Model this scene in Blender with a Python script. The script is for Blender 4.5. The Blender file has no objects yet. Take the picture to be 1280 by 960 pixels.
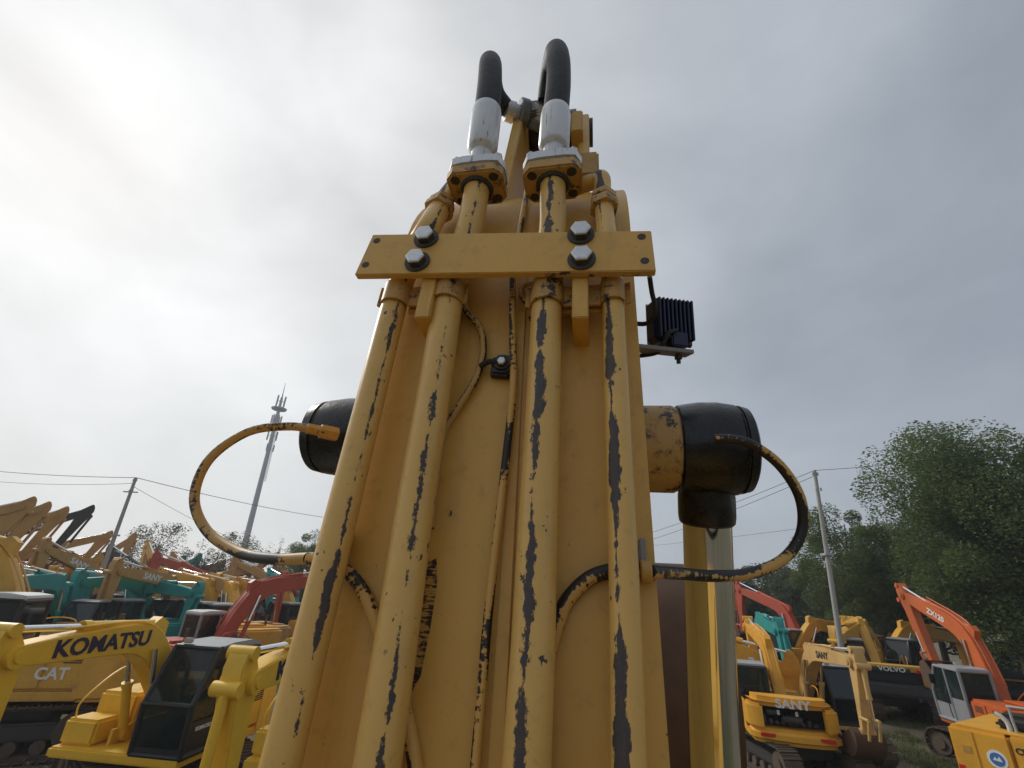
import bpy, bmesh, math, random
from mathutils import Vector as V, Matrix as M4
R = math.radians
rnd = random.Random(7)
scene = bpy.context.scene
col = scene.collection

# ------------------------------------------------------------------ camera
CAM_H, PITCH, ROLL, FPX = 4.3, R(24.0), R(3.0), 580.0
CP = V((0, 0, CAM_H))
CF = V((0, math.cos(PITCH), math.sin(PITCH)))
_u0 = V((0, -math.sin(PITCH), math.cos(PITCH))); _r0 = V((1, 0, 0))
CU = _u0 * math.cos(ROLL) - _r0 * math.sin(ROLL)
CR = _r0 * math.cos(ROLL) + _u0 * math.sin(ROLL)
cd = bpy.data.cameras.new('camera'); cam = bpy.data.objects.new('camera', cd); col.objects.link(cam)
cam.matrix_world = M4(((CR.x, CU.x, -CF.x, CP.x), (CR.y, CU.y, -CF.y, CP.y), (CR.z, CU.z, -CF.z, CP.z), (0, 0, 0, 1)))
cd.sensor_fit = 'HORIZONTAL'; cd.sensor_width = 36.0; cd.lens = 36.0 * FPX / 1280.0
cd.clip_start = 0.02; cd.clip_end = 4000
scene.camera = cam

# ------------------------------------------------------------------ sky and sun (thin overcast, sun veiled at the upper left)
SUN_DIR = (CF + CR * -0.93 + CU * 0.55).normalized()
SUN_EL = math.asin(SUN_DIR.z); SUN_AZ = math.atan2(SUN_DIR.x, SUN_DIR.y)
w = bpy.data.worlds.new('World'); scene.world = w; w.use_nodes = True
nt = w.node_tree; nt.nodes.clear(); N = nt.nodes.new; L = nt.links.new
out = N('ShaderNodeOutputWorld'); bg = N('ShaderNodeBackground'); L(bg.outputs[0], out.inputs[0])
bg.inputs['Strength'].default_value = 0.1
sky = N('ShaderNodeTexSky'); sky.sky_type = 'NISHITA'; sky.sun_disc = False
sky.sun_elevation = SUN_EL; sky.sun_rotation = SUN_AZ; sky.air_density = 1.3; sky.dust_density = 1.0
tc = N('ShaderNodeTexCoord')
def vmath(op, a, b=None):
    n = N('ShaderNodeVectorMath'); n.operation = op; L(a, n.inputs[0])
    if b is not None: n.inputs[1].default_value = b
    return n
def fmath(op, a, b=None, c=None, clamp=False):
    n = N('ShaderNodeMath'); n.operation = op; n.use_clamp = clamp
    for i, x in enumerate((a, b, c)):
        if x is None: continue
        if isinstance(x, (int, float)): n.inputs[i].default_value = x
        else: L(x, n.inputs[i])
    return n.outputs[0]
gen = tc.outputs['Generated']
dotn = vmath('DOT_PRODUCT', gen, tuple(SUN_DIR)).outputs['Value']
glow = fmath('POWER', fmath('MULTIPLY_ADD', dotn, 0.5, 0.5, True), 4.0)     # veiled sun brightens the cloud around it
sep = N('ShaderNodeSeparateXYZ'); L(gen, sep.inputs[0])
mp = N('ShaderNodeMapping'); L(gen, mp.inputs[0]); mp.inputs['Scale'].default_value = (1.0, 1.0, 1.7); mp.inputs['Rotation'].default_value = (0.3, 0.5, 0.4)
n1 = N('ShaderNodeTexNoise'); L(mp.outputs[0], n1.inputs['Vector']); n1.inputs['Scale'].default_value = 2.1; n1.inputs['Detail'].default_value = 5; n1.inputs['Roughness'].default_value = 0.5; n1.inputs['Distortion'].default_value = 0.35
cl = fmath('MULTIPLY_ADD', n1.outputs['Fac'], 2.2, -0.6, True)
val = fmath('MULTIPLY_ADD', glow, 4.5, 2.55)
val = fmath('MULTIPLY', val, fmath('MULTIPLY_ADD', cl, 0.42, 0.76))
hz = fmath('POWER', fmath('SUBTRACT', 1.0, fmath('ABSOLUTE', sep.outputs['Z'])), 4.0)
val = fmath('ADD', val, fmath('MULTIPLY', hz, 1.0))
ramp = N('ShaderNodeMix'); ramp.data_type = 'RGBA'; L(fmath('MULTIPLY_ADD', glow, 1.3, fmath('MULTIPLY', cl, 0.2), True), ramp.inputs['Factor'])
ramp.inputs[6].default_value = (0.84, 0.96, 1.14, 1); ramp.inputs[7].default_value = (0.99, 1.0, 1.0, 1)
cc = N('ShaderNodeVectorMath'); cc.operation = 'SCALE'; L(ramp.outputs[2], cc.inputs[0]); L(val, cc.inputs['Scale'])
mx = N('ShaderNodeMix'); mx.data_type = 'RGBA'; mx.inputs['Factor'].default_value = 0.93
L(sky.outputs[0], mx.inputs[6]); L(cc.outputs[0], mx.inputs[7]); L(mx.outputs[2], bg.inputs['Color'])
sd = bpy.data.lights.new('sun', 'SUN'); sd.energy = 1.3; sd.angle = R(14); sd.color = (1.0, 0.965, 0.9)
so = bpy.data.objects.new('sun', sd); col.objects.link(so); so.location = SUN_DIR * 50
so.rotation_euler = SUN_DIR.to_track_quat('Z', 'Y').to_euler()
scene.view_settings.view_transform = 'Standard'; scene.view_settings.look = 'None'
scene.view_settings.gamma = 1.0; scene.view_settings.use_curve_mapping = False
scene.view_settings.exposure = 0.45
scene.render.engine = 'CYCLES'

# ------------------------------------------------------------------ pixel helpers (a pixel is a direction only)
def ray(px, py): return CF + CR * ((px - 640) / FPX) + CU * ((480 - py) / FPX)
def at(px, py, depth): return CP + ray(px, py) * depth
def onz(px, py, z):
    d = ray(px, py); return CP + d * ((z - CAM_H) / d.z)
def azim(px, dist, py=None):
    d = ray(px, 738 + (px - 640) * 0.0524 if py is None else py); d.z = 0; d.normalize(); return V((d.x * dist, d.y * dist, 0))

# ------------------------------------------------------------------ materials
MATS = {}
def newmat(name):
    m = bpy.data.materials.new(name); m.use_nodes = True; MATS[name] = m
    return m, m.node_tree, m.node_tree.nodes['Principled BSDF']
def nd(t, kind, **kw):
    n = t.nodes.new(kind)
    for k, v in kw.items():
        if k in n.inputs.keys(): n.inputs[k].default_value = v
        else: setattr(n, k, v)
    return n
def mixc(t, fac, a, b, blend='MIX'):
    n = t.nodes.new('ShaderNodeMix'); n.data_type = 'RGBA'; n.blend_type = blend
    for s, x in ((n.inputs['Factor'], fac), (n.inputs[6], a), (n.inputs[7], b)):
        if isinstance(x, (int, float)): s.default_value = x
        elif isinstance(x, tuple): s.default_value = x if len(x) == 4 else x + (1,)
        else: t.links.new(x, s)
    return n.outputs[2]
def mth(t, op, a, b=None, c=None, clamp=False):
    n = t.nodes.new('ShaderNodeMath'); n.operation = op; n.use_clamp = clamp
    for i, x in enumerate((a, b, c)):
        if x is None: continue
        if isinstance(x, (int, float)): n.inputs[i].default_value = x
        else: t.links.new(x, n.inputs[i])
    return n.outputs[0]
def noise(t, vec, scale, detail=4, rough=0.55, dist=0.0):
    n = nd(t, 'ShaderNodeTexNoise', Scale=scale, Detail=detail, Roughness=rough, Distortion=dist)
    if vec is not None: t.links.new(vec, n.inputs['Vector'])
    return n.outputs['Fac']
def step(t, x, lo, hi):
    n = t.nodes.new('ShaderNodeMapRange'); n.clamp = True; n.interpolation_type = 'SMOOTHSTEP'
    t.links.new(x, n.inputs['Value']); n.inputs['From Min'].default_value = lo; n.inputs['From Max'].default_value = hi
    return n.outputs['Result']
def bump(t, b, h, strength=0.2, dist=0.01):
    n = nd(t, 'ShaderNodeBump', Strength=strength, Distance=dist); t.links.new(h, n.inputs['Height']); t.links.new(n.outputs[0], b.inputs['Normal'])

def paint(name, c, rough=0.42, dirt=0.5, dirtc=(0.10, 0.075, 0.05), chips=0.0, sc=1.0, metallic=0.0):
    m, t, b = newmat(name)
    co = nd(t, 'ShaderNodeTexCoord').outputs['Object']
    a = noise(t, co, 1.7 * sc, 6, 0.65); f = noise(t, co, 26 * sc, 5, 0.7)
    var = mixc(t, mth(t, 'MULTIPLY', a, 0.55), c, tuple(x * 0.72 for x in c))
    d = step(t, mth(t, 'MULTIPLY_ADD', f, 0.5, mth(t, 'MULTIPLY', a, 0.6)), 0.50, 0.85)
    base = mixc(t, mth(t, 'MULTIPLY', d, dirt), var, dirtc)
    if chips:
        k = step(t, noise(t, co, 9 * sc, 8, 0.75), 0.70 - chips, 0.72 - chips)
        base = mixc(t, k, base, (0.045, 0.035, 0.03))
    t.links.new(base, b.inputs['Base Color'])
    t.links.new(mth(t, 'MULTIPLY_ADD', f, 0.35, rough - 0.12, True), b.inputs['Roughness'])
    b.inputs['Metallic'].default_value = metallic
    bump(t, b, f, 0.08, 0.004)
    return m
def plain(name, c, rough=0.5, metallic=0.0, var=0.3, sc=12.0, bumps=0.1):
    m, t, b = newmat(name)
    co = nd(t, 'ShaderNodeTexCoord').outputs['Object']
    f = noise(t, co, sc, 5, 0.65)
    t.links.new(mixc(t, f, tuple(x * (1 - var) for x in c), tuple(min(1, x * (1 + var)) for x in c)), b.inputs['Base Color'])
    t.links.new(mth(t, 'MULTIPLY_ADD', f, 0.3, rough - 0.15, True), b.inputs['Roughness'])
    b.inputs['Metallic'].default_value = metallic
    if bumps: bump(t, b, f, bumps, 0.005)
    return m
paint('yellow', (0.72, 0.40, 0.055)); paint('bright_yellow', (0.90, 0.54, 0.04), 0.35, 0.3)
paint('tan_yellow', (0.55, 0.30, 0.075), 0.5, 0.6); paint('pale_yellow', (0.62, 0.40, 0.14), 0.5, 0.55)
paint('orange_yellow', (0.80, 0.40, 0.035), 0.4, 0.3)
paint('orange', (0.62, 0.13, 0.022), 0.4, 0.4); paint('red_orange', (0.50, 0.08, 0.035), 0.45, 0.4)
paint('teal', (0.015, 0.30, 0.28), 0.4, 0.4); paint('black_paint', (0.018, 0.019, 0.02), 0.4, 0.35)
paint('grey_paint', (0.28, 0.29, 0.30), 0.42, 0.35); paint('white_paint', (0.62, 0.62, 0.59), 0.45, 0.4)
paint('dark_grey', (0.045, 0.046, 0.048), 0.5, 0.5); paint('roof_grey', (0.34, 0.35, 0.36), 0.35, 0.3)
plain('rubber', (0.016, 0.016, 0.017), 0.62); plain('steel', (0.24, 0.22, 0.20), 0.5, 0.6)
plain('muddy_steel', (0.105, 0.078, 0.055), 0.85, 0.0, 0.6, 7, 0.6); plain('rust', (0.10, 0.055, 0.032), 0.8, 0, 0.5, 9, 0.4)
plain('concrete', (0.36, 0.35, 0.33), 0.85, 0, 0.2, 3, 0.2); plain('galvanised', (0.40, 0.41, 0.42), 0.5, 0.3, 0.15, 6)
plain('interior', (0.02, 0.02, 0.021), 0.8); plain('red_reflector', (0.55, 0.02, 0.012), 0.35, 0, 0.1)
plain('white_letter', (0.75, 0.75, 0.73), 0.5, 0, 0.1, 30, 0); plain('black_letter', (0.012, 0.012, 0.03), 0.5, 0, 0.1, 30, 0)
plain('navy_letter', (0.02, 0.016, 0.06), 0.5, 0, 0.1, 30, 0); plain('lamp_glass', (0.55, 0.55, 0.55), 0.15, 0.2, 0.2)
plain('red_letter', (0.5, 0.05, 0.03), 0.5, 0, 0.1, 30, 0); plain('sticker_blue', (0.05, 0.16, 0.42), 0.5, 0, 0.2, 20, 0)
m, t, b = newmat('glass'); b.inputs['Base Color'].default_value = (0.012, 0.018, 0.018, 1); b.inputs['Roughness'].default_value = 0.06
b.inputs['Specular IOR Level'].default_value = 0.7
m, t, b = newmat('tint_glass')          # see-through tinted pane for the near cabs
b.inputs['Base Color'].default_value = (0.02, 0.035, 0.033, 1); b.inputs['Roughness'].default_value = 0.04; b.inputs['Alpha'].default_value = 0.55
m, t, b = newmat('chrome'); b.inputs['Base Color'].default_value = (0.78, 0.79, 0.80, 1); b.inputs['Metallic'].default_value = 1
co = nd(t, 'ShaderNodeTexCoord').outputs['Object']
t.links.new(mth(t, 'MULTIPLY_ADD', noise(t, co, 14, 5), 0.16, 0.0), b.inputs['Roughness'])

# ------------------------------------------------------------------ mesh builder
def ortho(d):
    d = d.normalized(); a = V((0, 0, 1)) if abs(d.z) < 0.9 else V((1, 0, 0))
    x = a.cross(d).normalized(); return x, d.cross(x)
def smooth_path(pts, n=8):
    P = [pts[0] * 2 - pts[1]] + list(pts) + [pts[-1] * 2 - pts[-2]]; o = []
    for i in range(1, len(P) - 2):
        p0, p1, p2, p3 = P[i-1], P[i], P[i+1], P[i+2]
        for k in range(n):
            s = k / n
            o.append(0.5 * ((2*p1) + (p2-p0)*s + (2*p0-5*p1+4*p2-p3)*s*s + (3*p1-p0-3*p2+p3)*s*s*s))
    o.append(P[-2].copy()); return o
class MB:
    def __init__(s, mat=None): s.bm = bmesh.new(); s.M = mat; s.uvl = None
    def T(s, p): p = V(p); return s.M @ p if s.M else p
    def vs(s, pts): return [s.bm.verts.new(s.T(p)) for p in pts]
    def face(s, vv):
        try: return s.bm.faces.new(vv)
        except ValueError: return None
    def box(s, lo, hi, bev=0.0, mat=None):
        x0, y0, z0 = lo; x1, y1, z1 = hi
        c = [(x0,y0,z0),(x1,y0,z0),(x1,y1,z0),(x0,y1,z0),(x0,y0,z1),(x1,y0,z1),(x1,y1,z1),(x0,y1,z1)]
        if mat: c = [mat @ V(p) for p in c]
        v = s.vs(c)
        fs = [s.face([v[i] for i in q]) for q in ((0,3,2,1),(4,5,6,7),(0,1,5,4),(1,2,6,5),(2,3,7,6),(3,0,4,7))]
        if bev: s.bev(fs, bev)
        return s
    def bev(s, fs, bev, seg=2):
        es = {e for f in fs if f for e in f.edges}
        bmesh.ops.bevel(s.bm, geom=list(es), offset=bev, segments=seg, affect='EDGES', clamp_overlap=True)
    def prism(s, poly, y0, y1, axis='y', bev=0.0, seg=2):
        # poly in (x,z) extruded along y, or (x,y) extruded along z
        f = (lambda p, q: (p[0], q, p[1])) if axis == 'y' else (lambda p, q: (p[0], p[1], q)) if axis == 'z' else (lambda p, q: (q, p[0], p[1]))
        a = s.vs([f(p, y0) for p in poly]); b2 = s.vs([f(p, y1) for p in poly]); n = len(poly)
        fs = [s.face(a[::-1]), s.face(b2)] + [s.face((a[i], a[(i+1) % n], b2[(i+1) % n], b2[i])) for i in range(n)]
        bmesh.ops.recalc_face_normals(s.bm, faces=[q for q in fs if q])
        if bev:
            es = {e for q in fs[:2] if q for e in q.edges}
            bmesh.ops.bevel(s.bm, geom=list(es), offset=bev, segments=seg, affect='EDGES', clamp_overlap=True)
        return s
    def cyl(s, p0, p1, r0, r1=None, seg=14, cap=True):
        p0, p1 = V(p0), V(p1); r1 = r0 if r1 is None else r1
        x, y = ortho(p1 - p0)
        A = [(math.cos(2*math.pi*i/seg), math.sin(2*math.pi*i/seg)) for i in range(seg)]
        a = s.vs([p0 + x*c*r0 + y*q*r0 for c, q in A]); b2 = s.vs([p1 + x*c*r1 + y*q*r1 for c, q in A])
        for i in range(seg): s.face((a[i], a[(i+1) % seg], b2[(i+1) % seg], b2[i]))
        if cap: s.face(a[::-1]); s.face(b2)
        return s
    def lathe(s, p0, axis, prof, seg=32, cap=True):
        p0, axis = V(p0), V(axis).normalized(); x, y = ortho(axis); prev = None
        for (h, r) in prof:
            ring = s.vs([p0 + axis*h + (x*math.cos(2*math.pi*i/seg) + y*math.sin(2*math.pi*i/seg))*r for i in range(seg)])
            if prev:
                for i in range(seg): s.face((prev[i], prev[(i+1) % seg], ring[(i+1) % seg], ring[i]))
            elif cap: s.face(ring[::-1])
            prev = ring
        if cap: s.face(prev)
        return s
    def tube(s, path, r, seg=12, ref=None, uv=False, cap=True):
        path = [V(p) for p in path]; n = len(path); prev = None; ln = 0.0
        if uv and s.uvl is None: s.uvl = s.bm.loops.layers.uv.new('UVMap')
        t0 = (path[1] - path[0]).normalized()
        x = (ref - t0 * ref.dot(t0)).normalized() if ref else ortho(t0)[0]
        for k in range(n):
            tg = (path[min(k+1, n-1)] - path[max(k-1, 0)]).normalized()
            x = (x - tg * x.dot(tg)).normalized(); y = tg.cross(x)
            rr = r(k / (n-1)) if callable(r) else r
            # angle 0 is at the back so that u = 0.5 faces the reference direction
            ring = s.vs([path[k] - (x*math.cos(2*math.pi*i/seg) + y*math.sin(2*math.pi*i/seg))*rr for i in range(seg)])
            l2 = ln + ((path[k] - path[k-1]).length if k else 0)
            if prev:
                for i in range(seg):
                    f = s.face((prev[i], prev[(i+1) % seg], ring[(i+1) % seg], ring[i]))
                    if uv and f:
                        for lp, q in zip(f.loops, ((i/seg, ln), ((i+1)/seg, ln), ((i+1)/seg, l2), (i/seg, l2))): lp[s.uvl].uv = q
            elif cap: s.face(ring[::-1])
            prev = ring; ln = l2
        if cap: s.face(prev)
        return s
    def mesh(s, name, mat, smooth=35):
        bmesh.ops.recalc_face_normals(s.bm, faces=s.bm.faces[:])
        me = bpy.data.meshes.new(name); s.bm.to_mesh(me); s.bm.free()
        me.materials.append(MATS[mat] if isinstance(mat, str) else mat)
        if smooth:
            me.polygons.foreach_set('use_smooth', [True] * len(me.polygons)); me.set_sharp_from_angle(angle=R(smooth))
        return me
    def build(s, name, mat, parent=None, smooth=35): return put(name, s.mesh(name, mat, smooth), parent)
def put(name, me, parent=None, mw=None):
    o = bpy.data.objects.new(name, me); col.objects.link(o); o.parent = parent
    if mw is not None: o.matrix_local = mw
    return o
def tag(o, label=None, cat=None, group=None, kind=None):
    if label: o['label'] = label
    if cat: o['category'] = cat
    if group: o['group'] = group
    if kind: o['kind'] = kind
    return o
def empty(name, loc=(0, 0, 0), rz=0):
    o = bpy.data.objects.new(name, None); col.objects.link(o); o.location = loc; o.rotation_euler = (0, 0, rz); o.empty_display_size = 0.2
    return o
FONT_CACHE = {}
def text_mesh(txt, size, mat, bold=0.02, ext=0.004, shear=0.0):
    k = (txt, size, mat, bold, shear)
    if k not in FONT_CACHE:
        c = bpy.data.curves.new('lettering', 'FONT'); c.body = txt; c.size = size; c.extrude = ext; c.offset = bold * size; c.align_x = 'CENTER'; c.align_y = 'CENTER'; c.resolution_u = 3; c.shear = shear
        o = bpy.data.objects.new('lettering', c); col.objects.link(o)
        bpy.context.view_layer.update()
        me = bpy.data.meshes.new_from_object(o.evaluated_get(bpy.context.evaluated_depsgraph_get()))
        bpy.data.objects.remove(o); bpy.data.curves.remove(c)
        me.materials.clear(); me.materials.append(MATS[mat]); FONT_CACHE[k] = me
    return FONT_CACHE[k]
def lettering(txt, size, mat, origin, xdir, normal, parent, bold=0.02, shear=0.0, wide=1.0, name='lettering'):
    x = V(xdir).normalized(); z = V(normal).normalized(); z = (z - x * z.dot(x)).normalized(); y = z.cross(x)
    mw = M4(((x.x*wide, y.x, z.x, origin[0]), (x.y*wide, y.y, z.y, origin[1]), (x.z*wide, y.z, z.z, origin[2]), (0, 0, 0, 1)))
    return put(name, text_mesh(txt, size, mat, bold, shear=shear), parent, mw)
# ------------------------------------------------------------------ parked excavators
SHOES = {}
def undercarriage(root, s, rot, detail, length=4.1, gauge=1.15, paintmat='dark_grey'):
    Z = M4.Rotation(rot, 4, 'Z') @ M4.Scale(s, 4)
    rw = 0.40; hl = length / 2 - rw; r2 = rw + 0.05
    m = MB(Z); m.box((-1.1, -gauge+0.2, 0.45), (1.1, gauge-0.2, 0.85), 0.06); m.cyl((0, 0, 0.8), (0, 0, 1.03), 0.62, seg=24)
    m.build('track_carriage', paintmat, root)
    per = 4 * hl + 2 * math.pi * r2; n = int(per / 0.19)
    for sy in (1, -1):
        yc = gauge * sy
        def belt(d):
            d %= per
            if d < 2*hl: return V((-hl + d, 0, 0.45 + r2)), 0.0
            d -= 2*hl
            if d < math.pi*r2: a = d / r2; return V((hl + math.sin(a)*r2, 0, 0.45 + math.cos(a)*r2)), a
            d -= math.pi*r2
            if d < 2*hl: return V((hl - d, 0, 0.45 - r2)), math.pi
            d -= 2*hl; a = math.pi + d / r2; return V((-hl + math.sin(a)*r2, 0, 0.45 + math.cos(a)*r2)), a
        m = MB(Z); k = 40
        outer = [belt(i * per / k)[0] for i in range(k)]
        poly_o = [(p.x, p.z) for p in outer]; ctr = 0.45
        poly_i = [(p[0] * (1 - 0.10/ (hl+r2)), ctr + (p[1]-ctr) * 0.84) for p in poly_o]
        rings = [[m.vs([(p[0], yc + q, p[1]) for p in pl]) for q in (-0.16, 0.16)] for pl in (poly_o, poly_i)]
        for i in range(k):
            j = (i+1) % k; (o0, o1), (i0, i1) = rings
            for q in ((o0[i], o0[j], o1[j], o1[i]), (i0[i], i1[i], i1[j], i0[j]), (o0[i], i0[i], i0[j], o0[j]), (o1[i], o1[j], i1[j], i1[i])): m.face(q)
        belt_o = m.build('track', 'muddy_steel', root)
        if detail >= 2:
            key = round(s, 3)
            if key not in SHOES:
                q = MB(M4.Scale(s, 4)); q.box((-0.088, -0.30, 0.0), (0.088, 0.30, 0.03)); q.box((-0.088, -0.30, 0.03), (-0.05, 0.30, 0.06)); q.box((0.03, -0.30, 0.03), (0.05, 0.30, 0.05))
                SHOES[key] = q.mesh('track_shoe', 'muddy_steel', 0)
            for i in range(n):
                p, a = belt(i * per / n)
                mw = M4.Rotation(rot, 4, 'Z') @ M4.Translation(V((p.x, yc, p.z)) * s) @ M4.Rotation(a, 4, 'Y')
                put('track_shoe', SHOES[key], belt_o, mw)
        else:
            q = MB(Z)
            for i in range(n):
                p, a = belt(i * per / n); q.box((-0.085, yc-0.30, 0.0), (0.085, yc+0.30, 0.045), 0, M4.Translation(V((p.x, 0, p.z))) @ M4.Rotation(a, 4, 'Y'))
            q.build('track_shoes', 'muddy_steel', belt_o, 0)
        m = MB(Z); m.box((-hl+0.3, yc-0.17, 0.3), (hl-0.3, yc+0.17, 0.62), 0.05); m.build('track_frame', paintmat, belt_o)
        for nm, x in (('sprocket', -hl), ('idler_wheel', hl)):
            m = MB(Z); m.cyl((x, yc-0.2, 0.45), (x, yc+0.2, 0.45), rw-0.05, seg=20); m.cyl((x, yc-0.26, 0.45), (x, yc+0.26, 0.45), 0.17, seg=16); m.build(nm, 'muddy_steel', belt_o)
        if detail >= 1:
            for i in range(6):
                x = -hl + 0.5 + i * (2*hl - 1.0) / 5
                m = MB(Z); m.cyl((x, yc-0.22, 0.2), (x, yc+0.22, 0.2), 0.13, seg=12); m.build('track_roller', 'muddy_steel', belt_o)

def bez_profile(c, th):
    top, bot = [], []
    for i, p in enumerate(c):
        tg = (c[min(i+1, len(c)-1)] - c[max(i-1, 0)]).normalized(); q = V((-tg.z, 0, tg.x)); h = th[i] / 2
        top.append(p + q*h); bot.append(p - q*h)
    return [(p.x, p.z) for p in top] + [(p.x, p.z) for p in reversed(bot)]

def cab(root, s, frame, roofm, glassm, x0=-0.25, fr=None, detail=1, h=2.95):
    Z = M4.Scale(s, 4); y0, y1 = 0.36, 1.36; zb = 1.2; x1 = x0 + 1.75
    prof = [(x0, zb), (x0 + 0.02, h-0.06), (x1-0.42, h-0.03), (x1, 2.0), (x1-0.04, zb)]
    fm = MB(Z)
    for y in (y0, y1):
        for a, b2, r in ((0, 1, .055), (1, 2, .05), (2, 3, .05), (3, 4, .055), (4, 0, .06)):
            fm.tube([V((prof[a][0], y, prof[a][1])), V((prof[b2][0], y, prof[b2][1]))], r, 8)
        fm.tube([V((x0+0.78, y, zb)), V((x0+0.80, y, h-0.05))], 0.045, 8)
    for a in range(5): fm.tube([V((prof[a][0], y0, prof[a][1])), V((prof[a][0], y1, prof[a][1]))], 0.052, 8)
    # solid lower panels
    for y in (y0-0.01, y1-0.03):
        fm.prism([(x0, zb), (x0, 1.95), (x0+0.78, 1.95), (x0+0.85, 1.72), (x1-0.02, 1.72), (x1-0.04, zb)], y, y+0.04)
    fm.box((x0, y0, zb), (x0+0.04, y1, 1.9)); fm.box((x1-0.06, y0, zb), (x1-0.02, y1, 1.32)); fm.box((x0, y0, zb-0.06), (x1-0.05, y1, zb+0.02))
    c = fm.build('cab', frame, root)
    m = MB(Z); m.prism([(x0-0.03, h-0.07), (x0, h+0.03), (x0+0.3, h+0.07), (x1-0.8, h+0.06), (x1-0.40, h+0.0), (x1-0.38, h-0.06)], y0-0.04, y1+0.04, bev=0.05); m.build('roof', roofm, c)
    def pane(nm, p4, th=0.02, mt=glassm):
        m = MB(Z); p4 = [V(p) for p in p4]; nn = (p4[1]-p4[0]).cross(p4[2]-p4[0]).normalized() * th
        a = m.vs(p4); b2 = m.vs([p + nn for p in p4]); m.face(a[::-1]); m.face(b2)
        for i in range(4): m.face((a[i], a[(i+1) % 4], b2[(i+1) % 4], b2[i]))
        m.build(nm, mt, c, 0)
    pane('windshield', ((x1, y0+.04, 2.0), (x1, y1-.04, 2.0), (x1-.41, y1-.04, h-.07), (x1-.41, y0+.04, h-.07)))
    pane('lower_windshield', ((x1-.04, y0+.04, 1.32), (x1-.04, y1-.04, 1.32), (x1, y1-.04, 1.96), (x1, y0+.04, 1.96)))
    pane('rear_window', ((x0+.01, y1-.04, 1.92), (x0+.01, y0+.04, 1.92), (x0+.03, y0+.04, h-.1), (x0+.03, y1-.04, h-.1)))
    for y, q in ((y1-.02, 0), (y0, 1)):
        pane('side_window', ((x0+.83, y, 1.74), (x1-.02, y, 1.74), (x1-.43, y, h-.08), (x0+.84, y, h-.08)))
        pane('side_window', ((x0+.05, y, 1.96), (x0+.73, y, 1.96), (x0+.75, y, h-.09), (x0+.07, y, h-.09)))
    m = MB(Z); m.box((x0+0.3, y0+.25, zb), (x0+0.85, y1-.25, 1.75), 0.06); m.box((x0+0.25, y0+.25, 1.7), (x0+0.42, y1-.25, 2.45), 0.06); m.box((x1-.55, y0+.2, zb), (x1-.4, y0+.5, 1.9), 0.03)
    m.build('seat', 'interior', c)
    if detail >= 1:
        m = MB(Z); m.tube(smooth_path([V((x0+0.86, y1+.06, 1.3)), V((x0+0.84, y1+.10, 1.5)), V((x0+0.84, y1+.10, 2.1)), V((x0+0.86, y1+.05, 2.25))], 4), 0.016, 6); m.build('handrail', 'rubber', c)
        m = MB(Z); m.box((x1-.45, y1+.08, 2.3), (x1-.38, y1+.26, 2.62), 0.02); m.tube([V((x1-.35, y1, 2.2)), V((x1-.4, y1+.15, 2.35))], 0.012, 6); m.build('mirror', 'rubber', c)
        m = MB(Z); m.box((x1-.5, y0+.1, h+.03), (x1-.42, y0+.3, h+.13), 0.02); m.build('cab_lamp', 'lamp_glass', c)
    return c

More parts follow.
